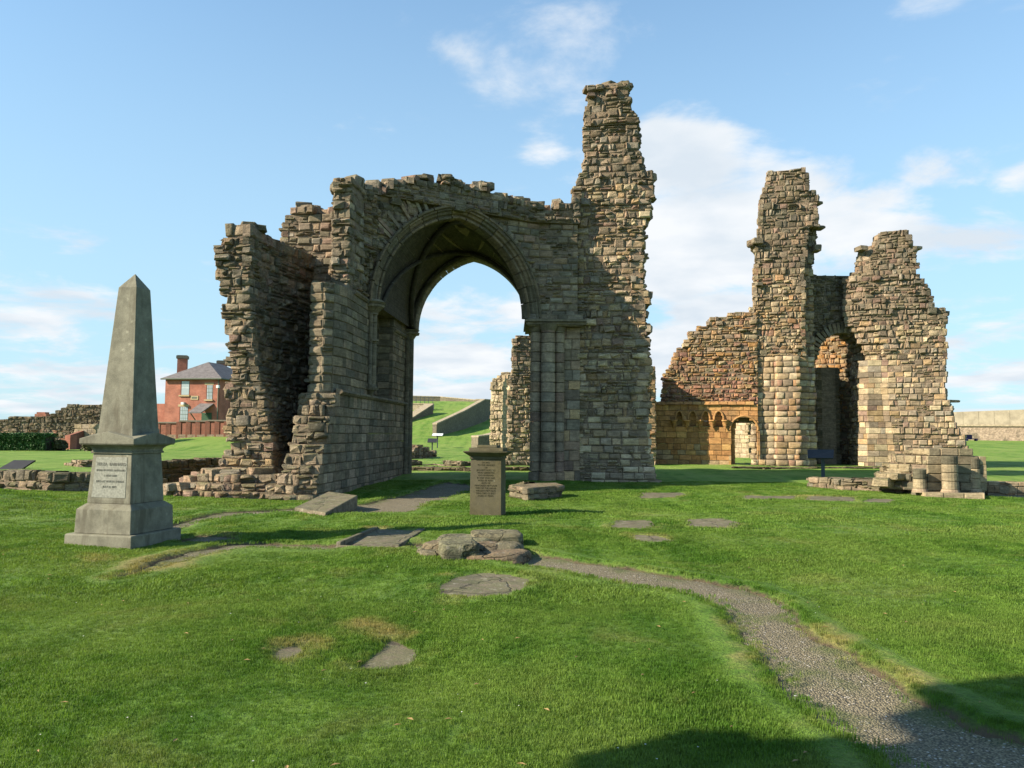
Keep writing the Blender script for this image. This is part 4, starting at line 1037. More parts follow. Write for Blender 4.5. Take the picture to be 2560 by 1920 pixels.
# stump seen through the arch
D = 40.0
S = Ruin('ruined_pillar', 'thin ragged rubble pillar seen through the arch beside the clustered pier', 'ruin', (X(1300, D), D, 0), 31)
sl = prof([(1268, 1160), (1272, 1100), (1270, 1000), (1272, 960), (1276, 940), (1283, 925), (1282, 900), (1285, 880), (1284, 850), (1290, 840)], D)
def sfoot(z):
    xl = interp(sl, z) + S.r.uniform(-.08, .06); xr = X(1360, D) if z < Z(840, D) else X(1345, D)
    if z < Z(980, D): xr = X(1372, D)
    return [([V2(xl, D), V2(xr, D + .3), V2(xr, D + 1.6), V2(xl, D + 1.5)], ['r', 'r', 'r', 'r'])]
S.rows(-.2, Z(838, D), .24, sfoot, lambda z: PAL['cream'] + PAL['beige'] if z < 4 else PAL['beige'] + PAL['grey'])
S.finish(220)
# pale wall corner behind the pillar
a_, b_ = V2(X(1256, 58), 58), V2(X(1284, 60), 60)
wallrun('ruined_gable_wall', 'pale stone wall end rising behind the thin pillar at the hill foot', [a_, b_, V2(X(1300, 60), 60)], [Z(955, 58), Z(930, 60), Z(930, 60)], 1.0, .3, 'cream', 'a', 5)
# foundation walls left of the obelisk and behind
def GP(px, py): return G(px, py)
wallrun('foundation_wall', 'long low rubble foundation with big worn blocks behind the obelisk plinth', [GP(-30, 1222), GP(120, 1228), GP(235, 1228), GP(330, 1222), GP(420, 1218)], [.42, .50, .46, .42, .34], .9, .2, lambda z: PAL['grey'] + PAL['beige'][:2], 'R', 41)
wallrun('foundation_wall', 'dark long foundation wall between the obelisk and the ragged fin', [GP(405, 1212), GP(480, 1206), GP(560, 1193)], [.62, .66, .72], .6, .16, 'dark', 'R', 42)
wallrun('foundation_wall', 'low squared foundation stones on the lawn left of the obelisk cap', [GP(160, 1163), GP(205, 1168), GP(255, 1160)], [.30, .42, .42], .8, .2, 'beige', 'R', 43)
wallrun('foundation_wall', 'thin line of kerb stones in the far left lawn', [GP(35, 1152), GP(160, 1150)], [.17, .17], .4, .15, 'beige', 'R', 44)
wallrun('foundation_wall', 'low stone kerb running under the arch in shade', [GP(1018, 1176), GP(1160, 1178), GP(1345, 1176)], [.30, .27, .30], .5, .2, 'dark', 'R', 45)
wallrun('foundation_wall', 'thin broken kerb in sun beyond the arch opening', [GP(1020, 1165), GP(1090, 1163), GP(1150, 1166), GP(1340, 1165)], [.36, .26, .40, .40], .6, .16, 'grey', 'R', 46)
wallrun('rubble_mound', 'small heap of rubble below the two hill signs', [GP(1015, 1148), GP(1050, 1146), GP(1090, 1142)], [.4, .95, .5], 1.2, .22, 'beige', 'R', 47, cat='rubble')
wallrun('foundation_wall', 'long flat kerb in the grass before the golden arcade wall', [GP(1838, 1171), GP(2040, 1172), GP(2200, 1171)], [.28, .28, .28], .3, .1, 'dark', 'R', 48)
wallrun('foundation_wall', 'low brick-like kerb wall at the right edge below the bank', [GP(2440, 1232), GP(2520, 1234), GP(2620, 1236)], [.36, .36, .36], .4, .18, 'warm', 'a', 49)
wallrun('foundation_wall', 'low flat foundation of worn stones beside the clustered column stump', [GP(2028, 1218), GP(2110, 1226), GP(2200, 1230), GP(2262, 1234)], [.30, .36, .34, .34], 1.1, .17, lambda z: PAL['grey'] + PAL['beige'][:1], 'R', 50)
wallrun('curtain_wall', 'weathered brown ruined curtain wall on the far left skyline', [V2(X(-60, 60), 60), V2(X(20, 60), 60), V2(X(110, 60), 60), V2(X(165, 60), 60), V2(X(270, 60), 60), V2(X(340, 62), 62)],
        [Z(1052, 60, 0), Z(1044, 60, 50), Z(1042, 60, 110), Z(1013, 60, 165), Z(1012, 60, 220), Z(1012, 60, 330)], 1.2, .23, lambda z: PAL['grey'] + PAL['dark'] if z > 1.5 else PAL['beige'] + PAL['purple'][:1], 'r', 51, ragged=.2)

# ================================================================== column stump on the right
K = Ruin('column_stump', 'stump of clustered round columns on a square plinth right of the lawn', 'ruin', (X(2360, 21.5), 21.5, 0), 61)
def colstack(px, Y, rad, zt, tint=None, n=3):
    x = X(px, Y); z = .22; hs = (zt - z) / n
    for i in range(n):
        b = MB(); b.cyl((x, Y, z), rad, rad, hs - .012, 16, (.10, .09, .06) if i == n - 1 else (.30, .24, .15), .012); b.build('column_drum', M_ASH, K.root); z += hs
    b = MB(); b.cyl((x, Y, .12), rad * 1.25, rad * 1.05, .1, 16, PAL['beige'][0]); b.build('column_base', M_ASH, K.root)
zc = lambda py, Y=21.5, px=2360: Z(py, Y, px)
colstack(2296, 21.3, .165, zc(1172), n=2); colstack(2372, 21.1, .2, zc(1138), n=4); colstack(2432, 21.5, .155, zc(1145), n=3)
def kf(z):
    if z < .14: return [([V2(X(2310, 20.9), 20.9), V2(X(2462, 20.5), 20.6), V2(X(2462, 22.5), 22.6), V2(X(2250, 22.5), 22.3)], ['a', 'a', 'a', 'a'])]
    xl = interp([(0.1, X(2210, 22)), (.5, X(2215, 22)), (.9, X(2240, 22)), (1.15, X(2262, 22)), (1.3, X(2330, 22)), (1.45, X(2350, 22))], z)
    xr = interp([(0.1, X(2440, 22)), (1.1, X(2440, 22)), (1.25, X(2400, 22))], z)
    return [([V2(xl, 22.2), V2(X(2315, 21.5) if xl < X(2315, 21.5) else xl + .05, 21.45), V2(xr - .1, 21.4), V2(xr, 21.9), V2(xr, 22.9), V2(xl + .1, 22.9)], ['w', 'a', 'a', 'a', 'r', 'r'])]
K.rows(-.1, zc(1120), .26, kf, lambda z: [(.30, .235, .14), (.26, .21, .13), (.33, .26, .16), (.14, .125, .085)])
for i in range(10): K.block((X(2200 + i * 11, 22.0), 21.9 + K.r.random() * .5, .25 + .07 * i + K.r.random() * .1), (K.r.uniform(.25, .45), .4, K.r.uniform(.14, .24)), K.r.random(), (.31, .25, .155), 'loose_stone')
K.finish(200)

# ================================================================== monuments
def frustum(mb, c, rot, levels, tint=(1, 1, 1)):
    """stack of square sections [(z, half side)]"""
    vs = []; fs = []
    for z, h in levels:
        for x, y in ((-h, -h), (h, -h), (h, h), (-h, h)): vs.append((c[0] + x * math.cos(rot) - y * math.sin(rot), c[1] + x * math.sin(rot) + y * math.cos(rot), z))
    for k in range(len(levels) - 1): fs += [(k * 4 + i, k * 4 + (i + 1) % 4, k * 4 + 4 + (i + 1) % 4, k * 4 + 4 + i) for i in range(4)]
    fs += [(3, 2, 1, 0), tuple((len(levels) - 1) * 4 + i for i in range(4))]
    mb.add(vs, fs, tint)
def bev(o, w=.008):
    md = o.modifiers.new('bevel', 'BEVEL'); md.width = w; md.segments = 2; md.limit_method = 'ANGLE'; return o
oc = (-5.56, 11.36); orot = math.radians(-13)
obl = empty('obelisk_monument', 'grey stone obelisk memorial on a stepped inscribed pedestal', 'monument', (oc[0], oc[1], 0))
g0 = gbase(oc[0], oc[1])
b = MB(); frustum(b, oc, orot, [(-.1, .54), (.145, .535), (.165, .525)]); bev(b.build('base_step', M_MON, obl))
b = MB(); frustum(b, oc, orot, [(.167, .455), (.50, .445), (.575, .36)]); bev(b.build('plinth', M_MON, obl))
b = MB(); frustum(b, oc, orot, [(.577, .350), (.62, .352), (1.275, .315)]); bev(b.build('pedestal', M_MON, obl), .005)
b = MB(); frustum(b, oc, orot, [(1.277, .335), (1.30, .34), (1.315, .325), (1.34, .33), (1.37, .355), (1.395, .395), (1.40, .435), (1.41, .44)]); b.build('cove_moulding', M_MON, obl)
# gabled cap: four low pediments
def cap():
    vs = []; h = .445; pk = 1.585; zc_ = 1.485; z0 = 1.412; ca, sa = math.cos(orot), math.sin(orot)
    def q(x, y, z): vs.append((oc[0] + x * ca - y * sa, oc[1] + x * sa + y * ca, z))
    ring = [(-h, -h), (0, -h), (h, -h), (h, 0), (h, h), (0, h), (-h, h), (-h, 0)]
    for x, y in ring: q(x, y, z0)
    for i, (x, y) in enumerate(ring): q(x, y, zc_ if i % 2 == 0 else pk)
    q(0, 0, pk + .01)
    fs = [(i, (i + 1) % 8, 8 + (i + 1) % 8, 8 + i) for i in range(8)] + [(8 + i, 8 + (i + 1) % 8, 16) for i in range(8)] + [tuple(range(8))[::-1]]
    b = MB(); b.add(vs, fs); return b
bev(cap().build('gabled_cap', M_MON, obl), .006)
b = MB(); frustum(b, oc, orot, [(1.45, .292), (1.625, .287)]); b.build('shaft_foot', M_MON, obl)
b = MB(); frustum(b, oc, orot, [(1.60, .280), (3.68, .150), (3.90, .004)]); bev(b.build('shaft', M_MON, obl), .006)
M_PAN = plain('inscription_panel', (.225, .225, .185), .7, 0, .25, 30)
M_INK = plain('incised_letters', (.165, .16, .13), .9)
fn = Vector((-math.sin(-orot) , -math.cos(orot), 0)); fn = Vector((math.sin(orot), -math.cos(orot), 0)); fu = Vector((math.cos(orot), math.sin(orot), 0))
tilt = math.atan((.352 - .315) / .655)
def face_pt(s_, z, out=.0):
    h = .352 - (z - .62) * math.tan(tilt); q = Vector((oc[0], oc[1], z)) + fu * s_ + fn * (h + out); return q
b = MB(); vs = [tuple(face_pt(s_, z, .004)) for s_, z in ((-.285, .66), (.265, .66), (.25, 1.225), (-.255, 1.225))] + [tuple(face_pt(s_, z, -.02)) for s_, z in ((-.285, .66), (.265, .66), (.25, 1.225), (-.255, 1.225))]
b.add(vs, [(0, 1, 2, 3), (0, 4, 5, 1), (1, 5, 6, 2), (2, 6, 7, 3), (3, 7, 4, 0)]); b.build('inscription_panel', M_PAN, obl)
def lettering(txt, size, pos, u, n, up, mat, parent, sx=1.0):
    c = bpy.data.curves.new('lettering_curve', 'FONT'); c.body = txt; c.size = size; c.align_x = 'CENTER'; c.align_y = 'CENTER'; c.extrude = .0015; c.materials.append(mat); c.resolution_u = 2
    tmp = bpy.data.objects.new('lettering_tmp', c); COL.objects.link(tmp); bpy.context.view_layer.update()
    me = bpy.data.meshes.new_from_object(tmp.evaluated_get(bpy.context.evaluated_depsgraph_get())); bpy.data.objects.remove(tmp)
    o = bpy.data.objects.new('lettering', me); COL.objects.link(o)
    mm = Matrix.Identity(4)
    for i in range(3): mm[i][0] = u[i] * sx; mm[i][1] = up[i]; mm[i][2] = n[i]; mm[i][3] = pos[i]
    o.parent = parent; o.matrix_parent_inverse = Matrix.Translation(-Vector(parent.location)); o.matrix_basis = mm
    return o
up_o = (Vector((0, 0, 1)) * math.cos(tilt) - fn * math.sin(tilt)); n_o = (fn * math.cos(tilt) + Vector((0, 0, 1)) * math.sin(tilt))
for txt, z, sz in (('TERZA  BARNARD', 1.125, .062), ('BORN IN PORT ANTONIO', 1.04, .042), ('1 NOV 1841', .965, .042), ('DIED AT NORTH SHIELDS', .885, .042), ('JULY 31 1873', .81, .042)):
    lettering(txt, sz, face_pt(0, z, .0065), fu, n_o, up_o, M_INK, obl, .95)

# headstone pedestal
hc = V2(X(1222, 15.7), 15.65); hrot = math.radians(-9); hg = float(gbase(hc.x, hc.y))
hs = empty('headstone', 'dark upright inscribed tombstone with corniced top before the arch', 'headstone', (hc.x, hc.y, hg))
def rbox(mb, c, rot, lv):
    vs = []; fs = []
    for z, hx, hy in lv:
        for x, y in ((-hx, -hy), (hx, -hy), (hx, hy), (-hx, hy)): vs.append((c[0] + x * math.cos(rot) - y * math.sin(rot), c[1] + x * math.sin(rot) + y * math.cos(rot), z))
    for k in range(len(lv) - 1): fs += [(k * 4 + i, k * 4 + (i + 1) % 4, k * 4 + 4 + (i + 1) % 4, k * 4 + 4 + i) for i in range(4)]
    fs += [(3, 2, 1, 0), tuple((len(lv) - 1) * 4 + i for i in range(4))]; mb.add(vs, fs)
ht = Z(1113, 15.5, 1222) - hg
b = MB(); rbox(b, hc, hrot, [(hg - .1, .315, .27), (hg + ht - .27, .305, .26)]); bev(b.build('die', M_HEAD, hs), .006)
b = MB(); rbox(b, hc, hrot, [(hg + ht - .268, .325, .28), (hg + ht - .235, .325, .28), (hg + ht - .225, .315, .27), (hg + ht - .14, .43, .385), (hg + ht - .12, .44, .39)]); bev(b.build('cornice', M_HEAD, hs), .004)
b = MB(); rbox(b, hc, hrot, [(hg + ht - .118, .34, .28), (hg + ht - .052, .34, .28)]); bev(b.build('cap_step', M_HEAD, hs), .006)
b = MB(); rbox(b, hc, hrot, [(hg + ht - .05, .2, .18), (hg + ht, .2, .18)]); bev(b.build('cap_block', M_HEAD, hs), .006)
hn = Vector((math.sin(hrot), -math.cos(hrot), 0)); hu = Vector((math.cos(hrot), math.sin(hrot), 0))
M_INK2 = plain('worn_letters', (.065, .056, .03), .9)
htx = ['SACRED', 'TO THE MEMORY', 'OF', 'JAS METCALFE ESQ', 'WHO DEPARTED', 'ON NOVEMBER', 'IN THE YEAR 1847', 'AGED 68 YEARS', 'ALSO OF', 'MARGARET METCALFE', 'WIFE OF THE ABOVE', 'WILLIAM METCALFE', 'WHO DIED 21 JULY', 'AGED 24 YEARS']
for i, t in enumerate(htx):
    z = hg + ht - .34 - i * .05; q = Vector((hc.x, hc.y, z)) + hn * .2705
    q = Vector((hc.x, hc.y, z)) + hn * (.27 - (z - hg + .1) / (ht - .17) * .01 + .002)
    lettering(t, .048, q, hu, hn, Vector((0, 0, 1)), M_INK2, hs, .92)

# tomb slab, raised at its far end
tp = G22([(638, 1104), (706, 1113), (772, 1100), (772, 1083), (706, 1076)])
a1, a2 = G22([(636, 1106), (703, 1115)]); a3 = G22([(772, 1096)])[0]
dv = (a3 - a2); L_ = dv.length; a4 = a1 + dv
t = empty('tomb_slab', 'grey tilted tomb slab lying before the foot of the arch', 'tomb', (a1.x, a1.y, 0))
b = MB(); zt = .09; zt2 = .25
b.add([(a1.x, a1.y, -.05), (a2.x, a2.y, -.05), (a3.x, a3.y, -.05), (a4.x, a4.y, -.05), (a1.x, a1.y, zt), (a2.x, a2.y, zt), (a3.x, a3.y, zt2), (a4.x, a4.y, zt2)],
      [(3, 2, 1, 0), (4, 5, 6, 7), (0, 1, 5, 4), (1, 2, 6, 5), (2, 3, 7, 6), (3, 0, 4, 7)])
bev(b.build('slab', M_SLAB, t), .02)
# ledger slab in its sunken bed with raised kerbs
lz = float(gbase(ledger[0].x, ledger[0].y))
lg = empty('ledger_slab', 'large flat grey grave ledger with raised stone kerb left of the carved base', 'grave', (ledger[0].x, ledger[0].y, 0))
b = MB(); b.prism([(p.x, p.y) for p in poly_inset(ledger, -.03)], lz - .2, lambda k: float(gbase(ledger[k].x, ledger[k].y)) - .008); b.build('slab', M_SLAB, lg)
for i, w in ((0, .07), (2, .12), (3, .05), (1, .06)):
    p, q = ledger[i], ledger[(i + 1) % 4]; u = (q - p).normalized(); n = V2(-u.y, u.x); cen = sum(ledger, V2(0, 0)) / 4
    if (cen - p).dot(n) < 0: n = -n
    b = MB(); z1 = lz + (.07 if i in (0, 2) else .015); b.prism([(p.x, p.y), (q.x, q.y), (q.x + n.x * w, q.y + n.y * w), (p.x + n.x * w, p.y + n.y * w)], lz - .12, z1 + .003 * i); bev(b.build('kerb', M_SLAB, lg), .01)
# flush stones
for i, (pts, lab, nm) in enumerate(flat_world):
    cx = sum(p.x for p in pts) / len(pts); cy = sum(p.y for p in pts) / len(pts); dense = []
    for p, q in zip(pts, pts[1:] + pts[:1]):
        for k in range(3): w = p.lerp(q, k / 3); dense.append(V2(w.x + rnd.uniform(-.015, .015), w.y + rnd.uniform(-.015, .015)))
    zz = float(gbase(cx, cy)) + (-.005 if i < 3 else -.002)
    zl = lambda k, d=dense: float(gbase(d[k].x, d[k].y)) + (-.006 if i < 3 else .002)
    b = MB(); dd = poly_inset(dense, -.04); b.prism([(p.x, p.y) for p in dd], zz - .15, zl); o = b.build(nm, M_SLAB, None)
    tag(o, lab, 'stone slab')
# carved column base stone in the foreground
R1 = Ruin('carved_column_base', 'big lobed carved stone base lying where the gravel path begins', 'carved stone', (X(1180, 12.1), 12.1, 0), 71)
def lob(px, py, w, h, d, rot=0.0, Y=None, j=.03, bv=.16, kind='carved_block'):
    g = G(px, py); c = (g.x, g.y + d / 2, float(gbase(g.x, g.y)) + h / 2 - .03); R1.block(c, (w, d, h), rot, PAL['beige'][1] if kind else PAL['grey'][1], kind, j, bv)
M_ROCK_T = M_RUB
def lump(c, size, rot, tint, seed, ex=4.0, nz=.05, kind='carved_block'):
    b = bmesh.new(); bmesh.ops.create_icosphere(b, subdivisions=4, radius=1.0); ca, sa = math.cos(rot), math.sin(rot); vs = []
    for v in b.verts:
        x, y, z = v.co; k = (abs(x) ** ex + abs(y) ** ex + abs(z) ** ex) ** (-1 / ex); x, y, z = x * k * size[0] / 2, y * k * size[1] / 2, z * k * size[2] / 2
        n_ = 1 - nz * 1.3 * abs(mnoise.noise(Vector((x * 4 - seed, y * 4, z * 7)))) - nz * .5 * abs(mnoise.noise(Vector((x * 24, y * 24 + seed, z * 30)))) + nz * (mnoise.noise(Vector((x * 6 + seed, y * 6, z * 6))) + .5 * mnoise.noise(Vector((x * 15 + seed, y * 15, z * 15))))
        x, y, z = x * n_, y * n_, z * n_; vs.append((c[0] + x * ca - y * sa, c[1] + x * sa + y * ca, c[2] + z))
    fs = [tuple(v.index for v in f.verts) for f in b.faces]; b.free(); R1.st.append((1, kind, vs, fs, tint, True))
def lb(px, py, w, d, h, rot=0., ex=4., nz=.06):
    h *= .82
    g = G(px, py); lump((g.x, g.y + d / 2, float(gbase(g.x, g.y)) + h / 2 - .06), (w, d, h + .06), rot, (.205 + R1.r.uniform(-.03, .03), .165, .10), px, ex, nz * 1.7)
lb(1086, 1392, .50, .6, .12, .2, 4, .04); lb(1092, 1386, .44, .5, .21, .15, 3, .06)
lb(1141, 1401, .50, .62, .28, .16, 9, .035)
lb(1215, 1404, .66, .7, .13, -.05, 5, .04); lb(1212, 1392, .54, .6, .22, -.05, 3, .06)
lb(1266, 1407, .56, .7, .17, -.3, 4, .04); lb(1268, 1394, .46, .6, .24, -.2, 2.8, .06)
lb(1240, 1372, .74, .6, .29, .1, 8, .03); lb(1160, 1376, .8, .6, .24, 0, 6, .04)
M_CARV = stone_mat('weathered_carved_stone', moss=.25, stain=.7, bstr=1.0, bdist=.05, fine=34, cracks=2.2)
R1.finish(60, {'carved_block': M_CARV})
R2 = Ruin('stone_base', 'low layered stone base in the grass right of the dark headstone', 'stone base', (X(1340, 17.5), 17.5, 0), 72)
def r2f(z):
    o = .12 if z > .2 else 0; p = [G(1276, 1246), G(1320, 1252), G(1405, 1244)]
    return [([p[0] + V2(-o * .5, .1), p[1] + V2(0, -o * .3), p[2] + V2(o * .5, 0), p[2] + V2(-.1, .9), p[0] + V2(.3, 1.0)], ['w', 'w', 'w', 'r', 'r'])]
R2.rows(-.1, .34, .15, r2f, 'grey'); R2.finish(80)

# ================================================================== signs
M_STEEL = plain('painted_steel', (.045, .06, .075), .5); M_DARKP = plain('sign_board', (.03, .03, .032), .45); M_PALEP = plain('sign_face', (.62, .64, .62), .5)
def sign(px, py_base, h, w, lab, pale=False, yaw=0.0, dep=.5, Y=None, topd=None):
    g = G(px, py_base) if Y is None else V2(X(px, Y), Y); z0 = float(gbase(g.x, g.y)); o = empty('information_panel', lab, 'sign', (g.x, g.y, z0), 'lectern signs around the ruins')
    b = MB(); b.box((g.x, g.y, z0 + h * .45), (.09, .07, h * .9 + .1), yaw); b.build('post', M_STEEL, o)
    b = MB(); ca, sa = math.cos(yaw), math.sin(yaw); vs = []
    for x, y, z in ((-w / 2, -dep / 2, h - .14), (w / 2, -dep / 2, h - .14), (w / 2, dep / 2, h + .08), (-w / 2, dep / 2, h + .08)):
        for dz in (0, .03): vs.append((g.x + x * ca - y * sa, g.y + x * sa + y * ca, z0 + z + dz))
    b.add(vs, [(0, 2, 4, 6), (1, 7, 5, 3), (0, 1, 3, 2), (2, 3, 5, 4), (4, 5, 7, 6), (6, 7, 1, 0)]); b.build('board', M_DARKP, o)
    b = MB(); vs = []
    for x, y, z in ((-w / 2 + .03, -dep / 2 + .02, h - .105), (w / 2 - .03, -dep / 2 + .02, h - .105), (w / 2 - .03, dep / 2 - .02, h + .108), (-w / 2 + .03, dep / 2 - .02, h + .108)):
        vs.append((g.x + x * ca - y * sa, g.y + x * sa + y * ca, z0 + z + .004))
    b.add(vs, [(0, 1, 2, 3)]); b.build('printed_face', M_PALEP if pale else M_DARKP, o)
    return o
sign(2058, 1187, .0, .1, 'x') if False else None
def sign_back(px, py0, py1, wpx, lab, Y, flip):
    """lectern whose face slopes away: we see its back/underside (flip) or face"""
    g = V2(X(px, Y), Y); z0 = float(gbase(g.x, g.y)); zt = Z(py1, Y, px); o = empty('information_panel', lab, 'sign', (g.x, g.y, z0), 'lectern signs around the ruins'); w = wpx / F * Y
    b = MB(); b.box((g.x, g.y, (z0 + zt) / 2 - .1), (.10, .08, zt - z0 - .06), .1); b.build('post', M_STEEL, o)
    dz = .30; dp = .28
    if flip: co = [(-w / 2 - .16, .05 - dp, zt - dz), (w / 2 - .25, -.05 - dp, zt - dz), (w / 2, .2, zt), (-w / 2, .2, zt)]
    else: co = [(-w / 2, -dp, zt - dz), (w / 2, -dp, zt - dz), (w / 2, dp, zt), (-w / 2, dp, zt)]
    b = MB(); vs = []
    for x, y, z in co:
        for q in (0, .03): vs.append((g.x + x, g.y + y - (q if flip else 0), z + q))
    b.add(vs, [(0, 2, 4, 6), (1, 7, 5, 3), (0, 1, 3, 2), (2, 3, 5, 4), (4, 5, 7, 6), (6, 7, 1, 0)]); b.build('board', M_DARKP, o)
    return o
sign_back(2056, 1186, 1126, 66, 'dark lectern sign standing before the deep arched recess', 28.5, True)
sign_back(1081, 1120, 1097, 23, 'dark lectern sign above the rubble heap, lower of the two on the hill side', 62, False)
o = sign(1094, 1102, 1.25, 1.05, 'pale faced lectern sign on the slope, upper of the two', True, 0.0, .9, Y=74)
g = G(40, 1172); o = empty('information_panel', 'low dark tilted sign among the foundations at the left edge', 'sign', (g.x, g.y, 0), 'lectern signs around the ruins')
b = MB(); b.add([(g.x - .75, g.y - .2, .02), (g.x + .15, g.y - .2, .02), (g.x + .55, g.y + .25, .46), (g.x - .25, g.y + .25, .46), (g.x - .75, g.y - .14, .0), (g.x + .15, g.y - .14, .0), (g.x + .55, g.y + .31, .42), (g.x - .25, g.y + .31, .42)],
      [(0, 1, 2, 3), (7, 6, 5, 4), (0, 4, 5, 1), (1, 5, 6, 2), (2, 6, 7, 3), (3, 7, 4, 0)]); b.build('board', M_DARKP, o)
b = MB(); b.box((g.x, g.y + .12, .12), (.5, .1, .3)); b.build('stand', M_STEEL, o)

# ================================================================== house and brick walls
def brick_mat(name, c1, c2, mort, scale=1.0):
    m, nt, N, L, b = mat_new(name); geo = N.new('ShaderNodeNewGeometry'); sp = N.new('ShaderNodeSeparateXYZ'); L.new(geo.outputs['Position'], sp.inputs[0])
    cb = N.new('ShaderNodeCombineXYZ'); L.new(mth(N, L, 'ADD', sp.outputs[0], sp.outputs[1]), cb.inputs[0]); L.new(sp.outputs[2], cb.inputs[1])
    br = N.new('ShaderNodeTexBrick'); br.inputs['Scale'].default_value = scale; br.inputs['Brick Width'].default_value = .23; br.inputs['Row Height'].default_value = .075; br.inputs['Mortar Size'].default_value = .008
    br.inputs['Color1'].default_value = c1 + (1,); br.inputs['Color2'].default_value = c2 + (1,); br.inputs['Mortar'].default_value = mort + (1,); L.new(cb.outputs[0], br.inputs['Vector'])
    n = ntex(N, L, geo.outputs['Position'], 1.1, 7, .65)
    L.new(mixc(N, L, 1.0, br.outputs[0], mrange(N, L, n, .3, .7, .78, 1.2), 'MULTIPLY'), b.inputs['Base Color']); bump(N, L, b, mth(N, L, 'MULTIPLY', br.outputs['Fac'], -1), .4, .01)
    return m
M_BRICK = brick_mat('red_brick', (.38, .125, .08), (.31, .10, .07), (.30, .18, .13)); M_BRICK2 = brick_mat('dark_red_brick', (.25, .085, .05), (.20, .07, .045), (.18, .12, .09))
M_SLATE = plain('roof_slate', (.135, .12, .115), .75, 0, .25, 3); M_TRIM = plain('sandstone_trim', (.40, .31, .18)); M_WHITE = plain('white_paint', (.62, .65, .64), .5); M_GUT = plain('gutter_paint', (.12, .13, .10)); M_DOOR = plain('green_door', (.04, .085, .05))
M_CAPS = plain('chimney_cap', (.14, .12, .09))
mg, ntg, Ng, Lg, bg_ = mat_new('window_glass'); bg_.inputs['Base Color'].default_value = (.33, .38, .40, 1); bg_.inputs['Roughness'].default_value = .15; bg_.inputs['Specular IOR Level'].default_value = .6; M_GLASS = mg
HY = 84.0
